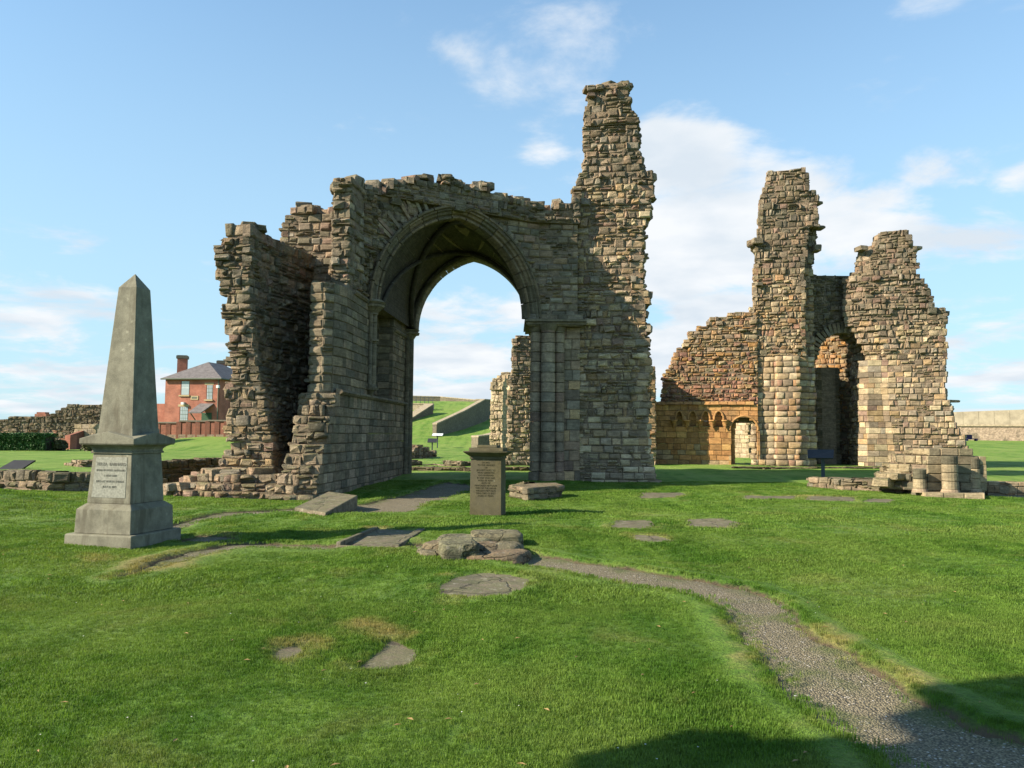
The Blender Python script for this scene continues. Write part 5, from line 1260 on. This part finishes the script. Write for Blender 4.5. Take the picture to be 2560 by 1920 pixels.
def house():
    f0 = V2(X(409, HY), HY); f1 = V2(X(546, HY - 1), HY - 1.0)          # front face
    u = (f1 - f0).normalized(); n = V2(u.y, -u.x); W = (f1 - f0).length; back = f1 - n * 9; bl = f0 - n * 9
    ze = Z(948, HY, 470); zb = -.2
    h = empty('brick_house', 'red brick two storey house with slate hipped roof behind the obelisk', 'house', (f0.x, f0.y, 0))
    b = MB(); b.prism([(f0.x, f0.y), (f1.x, f1.y), (back.x, back.y), (bl.x, bl.y)], zb, ze); b.build('wall', M_BRICK, h)
    # lower wing behind to the left
    wl0 = f0 - u * 3 - n * 1.2; q = f0 - n * 1.2; b = MB(); b.prism([(wl0.x, wl0.y), (q.x, q.y), ((q - n * 4).x, (q - n * 4).y), ((wl0 - n * 4).x, (wl0 - n * 4).y)], zb, Z(1008, HY, 400)); b.build('side_wing', M_BRICK, h)
    o = .35; c = [f0 - u * o + n * o, f1 + u * o + n * o, back + u * o - n * o, bl - u * o - n * o]
    ap = P(521, 905, HY + 3.0); ap2 = V2(ap.x, ap.y) - n * 3.0
    b = MB(); zr = ze + .05
    b.add([(p.x, p.y, zr) for p in c] + [(ap.x, ap.y, ap.z), (ap2.x, ap2.y, ap.z)], [(0, 1, 4), (1, 2, 5, 4), (2, 3, 5), (3, 0, 4, 5), (3, 2, 1, 0)]); b.build('roof', M_SLATE, h)
    for (a, q) in ((c[0], c[1]), (c[1], c[2])):
        g_ = MB(); tube([Vector((a.x, a.y, zr - .06)), Vector((q.x, q.y, zr - .06))], .08, 6, mb=g_); g_.build('gutter', M_GUT, h)
    def chim(px, pyt, pyb, wpx, Yc):
        cc = P(px, pyt, Yc); w = wpx / F * Yc; zb_ = Z(pyb, Yc, px); o_ = MB(); o_.box((cc.x, cc.y, (cc.z - .35 + zb_) / 2), (w * .8, w * .8, cc.z - .35 - zb_), .25); ch = o_.build('chimney', M_BRICK, h)
        o_ = MB(); o_.box((cc.x, cc.y, cc.z - .17), (w * .98, w * .98, .33), .25); o_.box((cc.x, cc.y, cc.z + .02), (w * .85, w * .85, .06), .25); o_.build('chimney_cap', M_CAPS, h)
    chim(457, 890, 945, 27, HY + 4.5); chim(556, 903, 925, 26, HY + 8)
    def fp(px, out=0.0):
        lo, hi = -4., W + 4
        for _ in range(40):
            m_ = (lo + hi) / 2; q = f0 + u * m_
            if proj((q.x, q.y, 4))[0] < px: lo = m_
            else: hi = m_
        return f0 + u * lo + n * out
    def rect(name, x0, x1, y0, y1, o0, o1, mat, par):
        a, q = fp(x0, o1), fp(x1, o1); a2, q2 = fp(x0, o0), fp(x1, o0); za, zb_ = Z(y1, HY, 470), Z(y0, HY, 470)
        b = MB(); b.prism([(a.x, a.y), (q.x, q.y), (q2.x, q2.y), (a2.x, a2.y)], za, zb_); return b.build(name, mat, par)
    M_REV = plain('window_reveal', (.13, .05, .035))
    for x0, x1, y0, y1, rows_, lint in ((450, 471.5, 953, 988, 1, False), (514, 530, 963, 999, 3, True), (449, 470, 1017, 1055, 3, True)):
        fr = rect('window', x0, x1, y0, y1, -.1, .012, M_REV, h)
        rect('pane', x0 + 2.6, x1 - .3, y0 + .4, y1 - .6, -.05, .03, M_GLASS, fr)
        ym = (y0 + y1) / 2; rect('sash_rail', x0 + 2.6, x1, ym - .5, ym + .5, 0, .045, M_WHITE if rows_ == 1 else M_GUT, fr)
        if rows_ > 1:
            for k in range(1, 4): xx = x0 + 2.6 + (x1 - x0 - 2.6) * k / 4; rect('glazing_bar', xx - .28, xx + .28, y0 + .5, y1 - .5, 0, .04, M_GUT, fr)
            for k in (1, 3): yy = y0 + (y1 - y0) * k / 4; rect('glazing_bar', x0 + 2.6, x1 - .3, yy - .25, yy + .25, 0, .043, M_GUT, fr)
        rect('sill', x0 - 3, x1 + 2, y1, y1 + 3.5, 0, .14, M_TRIM, fr)
        if lint: rect('lintel', x0 - 4, x1 + 2.5, y0 - 5.5, y0 - .3, 0, .02, M_TRIM, fr)
    pl = rect('date_plaque', 476, 495, 990, 1000, 0, .05, M_TRIM, h); rect('carved_letters', 479, 492, 992.5, 997, 0, .06, M_GUT, pl)
    rect('wall_lamp', 456, 463, 1006, 1012, 0, .35, M_WHITE, h); rect('wall_lamp', 542, 548, 964, 971, 0, .3, M_WHITE, h)
    d = rect('door', 505, 530, 1032, 1056, 0, .05, M_DOOR, h)
    a, q = fp(500, .03), fp(534, .03); a2, q2 = fp(488, 1.3), fp(520, 1.3); z1, z0_ = Z(1009, HY, 500), Z(1031, HY - 1.3, 500)
    b = MB(); b.add([(a.x, a.y, z1), (q.x, q.y, z1), (q2.x, q2.y, z0_), (a2.x, a2.y, z0_), (a.x, a.y, z1 - .12), (q.x, q.y, z1 - .12), (q2.x, q2.y, z0_ - .12), (a2.x, a2.y, z0_ - .12)],
                    [(3, 2, 1, 0), (4, 5, 6, 7), (0, 1, 5, 4), (1, 2, 6, 5), (2, 3, 7, 6), (3, 0, 4, 7)]); cn_ = b.build('porch_roof', M_SLATE, h)
    for px in (492, 528):
        s0, s1 = fp(px + 6, .05), fp(px, 1.15); tb = tube([Vector((s0.x, s0.y, z0_ - 1.3)), Vector((s1.x, s1.y, z0_ - .1))], .06, 6); tb.build('bracket', M_GUT, cn_)
    dp = fp(545, .08); tube([Vector((dp.x, dp.y, zb)), Vector((dp.x, dp.y, ze))], .06, 6).build('drainpipe', M_GUT, h)
house()
# boundary wall in stepped sections, rotated away from the sun
def bwall():
    Yb = 66.0
    w = empty('brick_boundary_wall', 'stepped dark red brick garden wall on a stone footing before the house', 'wall', (X(480, Yb), Yb, 0))
    secs = [(395, 447, 1058, 66.8), (447, 519, 1054, 66.2), (519, 590, 1053, 65.6), (590, 640, 1052, 65)]
    for x0, x1, yt, Y in secs:
        zt = Z(yt, Y, x0); zb = float(gbase(X(x0, Y), Y)) - .3; a, b_ = V2(X(x0, Y), Y), V2(X(x1, Y - .5), Y - .5)
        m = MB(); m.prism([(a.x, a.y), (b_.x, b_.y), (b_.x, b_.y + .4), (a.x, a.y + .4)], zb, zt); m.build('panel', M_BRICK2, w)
        m = MB(); m.prism([(a.x, a.y - .12), (b_.x, b_.y - .12), (b_.x, b_.y + .5), (a.x, a.y + .5)], zt, zt + .12); m.build('coping', M_CAPS, w)
        m = MB(); m.prism([(a.x, a.y - .10), (b_.x, b_.y - .10), (b_.x, b_.y), (a.x, a.y)], zb, Z(1086, Y, x0)); m.build('footing', M_CORE, w)
        k = int((x1 - x0) / 34) + 1
        for i in range(k + 1):
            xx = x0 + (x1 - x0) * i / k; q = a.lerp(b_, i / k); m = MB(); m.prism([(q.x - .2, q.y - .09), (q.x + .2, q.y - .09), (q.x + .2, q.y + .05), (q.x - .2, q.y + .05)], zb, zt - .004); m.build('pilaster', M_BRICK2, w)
bwall()
# sloping brick wing wall left of the obelisk
w = empty('brick_wing_wall', 'low red brick wall sloping up behind the obelisk cap', 'wall', (X(170, 56), 56, 0))
a, b_, c = V2(X(163, 56), 56), V2(X(178, 56), 55.9), V2(X(268, 62), 62)
m = MB(); zt = Z(1088, 56, 170)
m.prism([(a.x, a.y), (b_.x, b_.y), (b_.x + .2, b_.y + .5), (a.x, a.y + .5)], -.2, zt); m.build('end_pier', M_BRICK, w)
m = MB(); zc2 = Z(1056, 62, 265)
m.add([(b_.x, b_.y, -.2), (c.x, c.y, -.2), (c.x, c.y, zc2), (b_.x, b_.y, zt), (b_.x - .4, b_.y + .3, -.2), (c.x - .4, c.y + .3, -.2), (c.x - .4, c.y + .3, zc2), (b_.x - .4, b_.y + .3, zt)],
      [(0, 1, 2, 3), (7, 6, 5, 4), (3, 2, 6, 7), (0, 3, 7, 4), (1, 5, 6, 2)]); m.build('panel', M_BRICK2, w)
wallrun('small_stone_wall', 'short pale stone wall piece above the sloping brick wall', [V2(X(186, 58), 58), V2(X(240, 58), 58), V2(X(262, 59), 59)], [Z(1060, 58, 200)] * 3, .6, .3, 'cream', 'a', 52)
mm = MB(); q = P(107, 1042, 110); mm.box((q.x, q.y, q.z - .4), (1.6, 1.2, 1.6)); mm.box((q.x, q.y, q.z + .5), (1.2, 1, .3)); o = mm.build('chimney', M_BRICK, None); tag(o, 'tiny distant brick chimney peeping over the far left curtain wall', 'chimney')

# ================================================================== hedge, bushes
def leaf_mat(name, c):
    m, nt, N, L, b = mat_new(name); geo = N.new('ShaderNodeNewGeometry'); n = ntex(N, L, geo.outputs['Position'], 3, 4, .6)
    L.new(mixc(N, L, 1.0, mixc(N, L, mrange(N, L, geo.outputs['Random Per Island'], 0, 1, 0, 1, False), c, tuple(min(1, q * 1.8) for q in c)), mrange(N, L, n, .3, .7, .7, 1.3), 'MULTIPLY'), b.inputs['Base Color']); b.inputs['Roughness'].default_value = .6
    return m
M_HEDGE = leaf_mat('hedge_leaf', (.03, .07, .018)); M_BUSH = leaf_mat('bush_leaf', (.06, .06, .022)); M_TWIG = plain('twig', (.04, .03, .02))
def foliage(name, lab, cat, x0, x1, Y, dep, zt, n, mat, box=True, ls=.09, group=None):
    cx = (x0 + x1) / 2; o = empty(name, lab, cat, (cx, Y, 0), group); r = random.Random(n); mb = MB(); zg = float(gbase(cx, Y))
    for i in range(n):
        if box:
            f = r.random(); x = r.uniform(x0, x1); y = Y + r.uniform(0, dep); z = zg + r.random() * (zt - zg)
            if f < .55: y = Y + r.uniform(-.08, .12)
            elif f < .85: z = zt + r.uniform(-.12, .06)
        else:
            a = r.random() * 6.283; e = r.random() ** .5; q = r.random() ** .45; x = cx + math.cos(a) * (x1 - x0) / 2 * e * q; y = Y + dep / 2 + math.sin(a) * dep / 2 * e; z = zg + (zt - zg) * math.sqrt(max(0, 1 - (e * q) ** 2)) * r.uniform(.3, 1)
        d = Vector((r.gauss(0, 1), r.gauss(0, 1), r.gauss(0, 1))).normalized(); e2 = d.cross(Vector((r.gauss(0, 1), r.gauss(0, 1), r.gauss(0, 1)))).normalized(); s = ls * r.uniform(.6, 1.4); p = Vector((x, y, z))
        mb.add([p - d * s, p + e2 * s * .5, p + d * s, p - e2 * s * .5], [(0, 1, 2, 3)])
    f = mb.build('foliage', mat, o); tag(f, kind='stuff')
    m2 = MB(); m2.box((cx, Y + dep / 2, zg + (zt - zg) * .42), ((x1 - x0) * (.94 if box else .5), dep * (.7 if box else .4), (zt - zg) * .84)); m2.build('stem', M_TWIG, o)
foliage('clipped_hedge', 'clipped dark green hedge at the left edge under the curtain wall', 'hedge', X(-60, 52), X(112, 52), 52, 1.6, Z(1086, 52, 50), 14000, M_HEDGE)
foliage('bush', 'small brownish bush right of the clipped hedge', 'bush', X(116, 53), X(160, 53), 53, 1.2, Z(1100, 53, 130), 900, M_BUSH, False, group='low bushes by the brick wall')
foliage('bush', 'small olive bush at the foot of the sloping brick wall', 'bush', X(192, 53), X(240, 53), 53, 1.2, Z(1104, 53, 215), 900, M_BUSH, False, group='low bushes by the brick wall')

# ================================================================== hillside walls
M_CONC = stone_mat('retaining_wall_stone', (.17, .145, .10), tinted=False, moss=.2, stain=.5, bstr=.6)
M_COPE = stone_mat('coping_stone', (.34, .28, .19), tinted=False, moss=.1, stain=.15, bstr=.4)
def retain(name, lab, pts, thick=1.1, mat=None):
    """pts: list of (px, py_top, py_bottom, Y) along the wall's visible face"""
    q0 = P(pts[0][0], pts[0][2], pts[0][3]); w = empty(name, lab, 'wall', (q0.x, q0.y, 0))
    for (a, b_) in zip(pts, pts[1:]):
        A0, A1 = P(a[0], a[2], a[3]), P(a[0], a[1], a[3]); B0, B1 = P(b_[0], b_[2], b_[3]), P(b_[0], b_[1], b_[3])
        d = V2(B0.x - A0.x, B0.y - A0.y).normalized(); n = V2(-d.y, d.x)
        if n.y < 0: n = -n
        n = n * thick; L = (B0 - A0).length; k = max(1, int(L / 3.2))
        for i in range(k):
            t0, t1 = i / k, (i + 1) / k - .02 / L
            lo0, lo1, h0, h1 = A0.lerp(B0, t0), A0.lerp(B0, t1), A1.lerp(B1, t0), A1.lerp(B1, t1)
            m = MB(); m.add([(lo0.x, lo0.y, lo0.z - 1.2), (lo1.x, lo1.y, lo1.z - 1.2), (lo1.x, lo1.y, h1.z), (lo0.x, lo0.y, h0.z), (lo0.x + n.x, lo0.y + n.y, lo0.z - 1.2), (lo1.x + n.x, lo1.y + n.y, lo1.z - 1.2), (lo1.x + n.x, lo1.y + n.y, h1.z), (lo0.x + n.x, lo0.y + n.y, h0.z)],
                            [(0, 1, 2, 3), (7, 6, 5, 4), (3, 2, 6, 7), (0, 3, 7, 4), (1, 5, 6, 2)]); m.build('panel', mat or M_CONC, w)
            e = .06; n2 = n + n.normalized() * e; m = MB(); ny = n.normalized() * -e
            m.add([(lo0.x + ny.x, lo0.y + ny.y, h0.z), (lo1.x + ny.x, lo1.y + ny.y, h1.z), (lo1.x + n2.x, lo1.y + n2.y, h1.z), (lo0.x + n2.x, lo0.y + n2.y, h0.z), (lo0.x + ny.x, lo0.y + ny.y, h0.z + .14), (lo1.x + ny.x, lo1.y + ny.y, h1.z + .14), (lo1.x + n2.x, lo1.y + n2.y, h1.z + .14), (lo0.x + n2.x, lo0.y + n2.y, h0.z + .14)],
                  [(3, 2, 1, 0), (4, 5, 6, 7), (0, 1, 5, 4), (1, 2, 6, 5), (2, 3, 7, 6), (3, 0, 4, 7)]); m.build('coping', M_COPE, w)
    return w
retain('retaining_wall', 'long buttressed retaining wall sloping up the hill behind the arch', [(1091, 1061, 1086, 86), (1160, 1029, 1078, 92), (1212, 1000, 1068, 98)], .5)
retain('retaining_wall', 'shaded end wall turning right at the top of the long sloping retaining wall', [(1212, 1000, 1066, 98), (1258, 1004, 1055, 106), (1300, 1008, 1056, 108)], 1.2)
retain('retaining_wall', 'lower short retaining wall just left of the thin pillar', [(1195, 1093, 1110, 74), (1225, 1090, 1108, 75), (1282, 1074, 1108, 77)], 1.0)
retain('retaining_wall', 'upper left sloping wall visible beside the shaded arch wall', [(990, 1090, 1100, 92), (1030, 1046, 1070, 98), (1083, 1012, 1032, 104)], 1.2)
retain('retaining_wall', 'cream inner wall above the upper left sloping wall', [(990, 1010, 1060, 108), (1083, 1011, 1028, 107)], .5, M_COPE)
retain('parapet_wall', 'low dark parapet along the crest of the grassy hill', [(1030, 991, 1000, 132), (1100, 993, 1002, 132), (1190, 1001, 1012, 128)], .8)
rl = P(1030, 1008, 112); rl2 = P(1082, 1010, 111); w = empty('railing', 'thin dark post railing on the hill above the upper left sloping wall', 'railing', (rl.x, rl.y, 0))
for i in range(6):
    q = rl.lerp(rl2, i / 5); tube([Vector((q.x, q.y, q.z - .6)), Vector((q.x, q.y, q.z + 1.0))], .035, 5).build('post', M_STEEL, w)
for dz in (.95, .5): tube([rl + Vector((0, 0, dz)), rl2 + Vector((0, 0, dz))], .02, 4).build('rail', M_STEEL, w)
# far wall on the right with parapet
def farwall():
    w = empty('battery_wall', 'long pale stone battery wall with plain parapet at the right edge', 'wall', (X(2450, 88), 88, 0)); M_FW = stone_mat('battery_stone', (.34, .26, .19), tinted=False, moss=0, stain=.8, bstr=1.0, bdist=.1, fine=3)
    M_PAR = plain('parapet_block', (.30, .255, .185), .9, 0, .2, 1.2)
    px = 2330
    while px < 2900:
        Y0, Y1 = 92 - (px - 2330) * .02, 92 - (px + 39 - 2330) * .02; x0, x1 = X(px, Y0), X(px + 39, Y1) - .03
        zb = -.5; zm = Z(1064 - (px - 2380) * .006, Y0, 2450); zt = Z(1031 - (px - 2380) * .045, Y0, 2450); zt2 = Z(1031 - (px + 39 - 2380) * .045, Y1, 2450)
        m = MB(); m.prism([(x0, Y0), (x1 + .03, Y1), (x1 + .03, Y1 + 1.5), (x0, Y0 + 1.5)], zb, zm); m.build('wall_panel', M_FW, w)
        m = MB(); m.prism([(x0, Y0 - .1), (x1, Y1 - .1), (x1, Y1 + 1.3), (x0, Y0 + 1.3)], zm + .004, lambda i: (zt, zt2, zt2, zt)[i]); m.build('parapet_panel', M_PAR, w)
        m = MB(); m.prism([(x0, Y0 - .2), (x1 + .02, Y1 - .2), (x1 + .02, Y1 - .1), (x0, Y0 - .1)], zm - .1, zm + .1); m.build('ledge', M_COPE, w)
        px += 39
    return w
farwall()
M_BLUE = plain('dark_blue_cloth', (.015, .015, .05)); m = MB(); q = G(2425, 1103); zq = float(gbase(q.x, q.y)); q = P(2428, 1097, 84)
m.box((q.x, q.y, gbase(q.x, q.y) + .25), (1.3, .5, .1), .2); m.box((q.x - .3, q.y + .2, gbase(q.x, q.y) + .5), (1.2, .06, .4), .2)
for dx in (-.5, .5): m.box((q.x + dx, q.y, gbase(q.x, q.y) + .1), (.08, .4, .3), .2)
o = m.build('park_bench', M_BLUE, None); tag(o, 'small dark bench by the far battery wall', 'bench')

# pale wall seen through the doorway of the golden wall
wallrun('ruined_wall', 'sunlit pale wall seen through the small round headed doorway', [V2(X(1815, 50), 50.6), V2(X(1874, 49.6), 49.6)], [Z(1035, 50, 1860)] * 2, .8, .3, 'cream', 'a', 53, z0=-.1)
wallrun('ruined_wall', 'sunlit wall sliver seen between the slender tower and the golden arcade', [V2(X(1604, 44), 44), V2(X(1640, 44), 44)], [Z(1050, 44, 1620)] * 2, .8, .3, 'cream', 'a', 54, z0=-.1)

# unseen pier added left of the viewpoint, outline shaped to cast the foreground shadow
Q = Ruin('shadow_pier', 'added rubble pier, unseen left of the viewpoint, shaped to shadow the foreground', 'ruin', (-6.3, 2.6, 0), 81)
def qf(z):
    y1 = interp([(0, 1.3), (3.3, 1.5), (3.8, 1.4), (4.2, 1.6), (4.55, 1.85), (4.8, 1.65), (5.02, 1.5), (5.46, 1.45), (5.65, 2.0), (6.1, 2.1), (6.3, 1.9)], z)
    y0 = interp([(0, -1.5), (4.4, -1.2), (6.3, .3)], z)
    return [([V2(-6.55, y0), V2(-5.95, y0), V2(-5.95, y1), V2(-6.55, y1)], ['r'] * 4)]
Q.rows(-.2, 6.3, .24, qf, 'beige'); Q.finish(0)

# ================================================================== grass blades
def tuft(name, nb, hgt, spread, w, seed):
    r = random.Random(seed); vs = []; fs = []
    for i in range(nb):
        a = r.random() * 6.283; d = r.random() ** .6 * spread; x, y = math.cos(a) * d, math.sin(a) * d; b = r.random() * 6.283; l = hgt * r.uniform(.55, 1.15); ln = l * r.uniform(.15, .75)
        dx, dy = math.cos(b), math.sin(b); px, py = -dy * w, dx * w; k = len(vs)
        vs += [(x - px, y - py, -.01), (x + px, y + py, -.01), (x + dx * ln * .35 - px * .8, y + dy * ln * .35 - py * .8, l * .6), (x + dx * ln * .35 + px * .8, y + dy * ln * .35 + py * .8, l * .6), (x + dx * ln, y + dy * ln, l * .92)]
        fs += [(k, k + 1, k + 3, k + 2), (k + 2, k + 3, k + 4)]
    me = bpy.data.meshes.new(name); me.from_pydata(vs, [], fs); me.materials.append(M_BLADE); me.update(); return bpy.data.objects.new(name, me)
def lawn(name, y0, y1, dens, tf, smin, smax, seed):
    rg = np.random.default_rng(seed); xm = y1 * .72 + 3.4; n = int(dens * 2 * xm * (y1 - y0)); x = rg.uniform(-xm, xm, n); y = rg.uniform(y0, y1, n)
    k = np.abs(x) < y * .72 + 3.4; x, y = x[k], y[k]; s = np.full(x.shape, -9.)
    for p in path_polys: s = np.maximum(s, poly_sdf(p, x, y))
    f = np.full(x.shape, -9.)
    for p, l, nm in flat_world: f = np.maximum(f, poly_sdf(p, x, y))
    f = np.maximum(f, poly_sdf(ledger, x, y))
    jit = .05 * np.sin(x * 5.1 + np.sin(y * 3.3) * 2) * np.sin(y * 6.7); s = s + jit + rg.normal(0, .02, s.shape)
    k = (s < -.09 + (rg.random(s.shape) < .12) * .16) & ((f < .0) | ((f < .03) & (rg.random(s.shape) < .35))); x, y, s, f = x[k], y[k], s[k], f[k]
    # keep the monuments clear
    ca, sa = math.cos(-orot), math.sin(-orot); lx = (x - oc[0]) * ca - (y - oc[1]) * sa; ly = (x - oc[0]) * sa + (y - oc[1]) * ca
    k = ~((np.abs(lx) < .55) & (np.abs(ly) < .55)) & ~((np.abs(x - hc.x) < .3) & (np.abs(y - hc.y) < .25)); x, y, s, f = x[k], y[k], s[k], f[k]
    e = -np.maximum(s, f); z = gbase(x, y) + .02 * np.exp(-((e - .12) / .12) ** 2)
    dry = .34 * np.exp(-(np.clip(e - .08, 0, 9) / .14) ** 2)
    for px, py, r, a in DRY:
        g = G(px, py); dry += .72 * a * np.exp(-(((x - g.x) / r) ** 2 + ((y - g.y) / (r * .8)) ** 2))
    me = bpy.data.meshes.new(name); me.vertices.add(len(x)); me.vertices.foreach_set('co', np.stack([x, y, z], 1).astype(np.float32).ravel())
    for nm, arr in (('dryness', dry), ('rotz', rg.uniform(0, 6.283, len(x))), ('size', rg.uniform(smin, smax, len(x)) * (1 + .35 * np.sin(x * 1.3) * np.sin(y * 1.7)) * (1 - .35 * np.clip(dry, 0, 1)))):
        a = me.attributes.new(nm, 'FLOAT', 'POINT'); a.data.foreach_set('value', arr.astype(np.float32))
    me.materials.append(M_BLADE)
    o = link(bpy.data.objects.new(name, me)); tag(o, 'short mown green grass blades of the lawn', 'grass', kind='stuff')
    ng = bpy.data.node_groups.new(name, 'GeometryNodeTree'); ng.interface.new_socket('Geometry', in_out='INPUT', socket_type='NodeSocketGeometry'); ng.interface.new_socket('Geometry', in_out='OUTPUT', socket_type='NodeSocketGeometry')
    N = ng.nodes; L = ng.links; gi = N.new('NodeGroupInput'); go = N.new('NodeGroupOutput'); ip = N.new('GeometryNodeInstanceOnPoints')
    oi = N.new('GeometryNodeObjectInfo'); oi.inputs['Object'].default_value = tf
    def at(nm):
        q = N.new('GeometryNodeInputNamedAttribute'); q.data_type = 'FLOAT'; q.inputs['Name'].default_value = nm; return [s_ for s_ in q.outputs if s_.enabled and s_.name == 'Attribute'][0]
    cb = N.new('ShaderNodeCombineXYZ'); L.new(at('rotz'), cb.inputs[2]); L.new(cb.outputs[0], ip.inputs['Rotation']); cs = N.new('ShaderNodeCombineXYZ')
    sz = at('size')
    for i in range(3): L.new(sz, cs.inputs[i])
    L.new(cs.outputs[0], ip.inputs['Scale']); L.new(gi.outputs[0], ip.inputs['Points']); L.new(oi.outputs['Geometry'], ip.inputs['Instance']); L.new(ip.outputs[0], go.inputs[0])
    md = o.modifiers.new('scatter', 'NODES'); md.node_group = ng
    return o
def specks():
    r = random.Random(5); mw = MB(); ml = MB()
    for i in range(110):
        y = 3.2 + 14 * r.random() ** 1.3; x = r.uniform(-.7, .7) * y; z = float(gbase(x, y)) + .028; s_ = r.uniform(.004, .007); a = r.random() * 3
        mw.add([(x + s_ * math.cos(a + k * 1.047), y + s_ * math.sin(a + k * 1.047), z + r.uniform(-.002, .002)) for k in range(6)], [(0, 1, 2, 3, 4, 5)])
    for i in range(120):
        y = 3.2 + 12 * r.random() ** 1.3; x = r.uniform(-.7, .7) * y; z = float(gbase(x, y)) + .03; s_ = r.uniform(.012, .028); a = r.random() * 6.28; dx, dy = math.cos(a) * s_, math.sin(a) * s_
        ml.add([(x - dx, y - dy, z), (x + dy * .4, y - dx * .4, z + .006), (x + dx, y + dy, z), (x - dy * .4, y + dx * .4, z + .004)], [(0, 1, 2, 3)])
    o = mw.build('daisies', plain('daisy_white', (.4, .4, .36)), None); tag(o, 'scattered tiny white daisies in the lawn', 'flowers', kind='stuff')
    o = ml.build('leaf_litter', plain('dead_leaf', (.25, .17, .07)), None); tag(o, 'scattered small dead leaves on the lawn', 'leaves', kind='stuff')
specks()
lawn('grass', 3.0, 7.5, 1700, tuft('grass_tuft_near', 14, .022, .034, .0015, 1), .7, 1.2, 1)
lawn('grass', 7.5, 13, 520, tuft('grass_tuft_mid', 16, .026, .055, .0026, 2), .7, 1.2, 2)
lawn('grass', 13, 26, 110, tuft('grass_tuft_far', 18, .03, .11, .005, 3), .7, 1.2, 3)
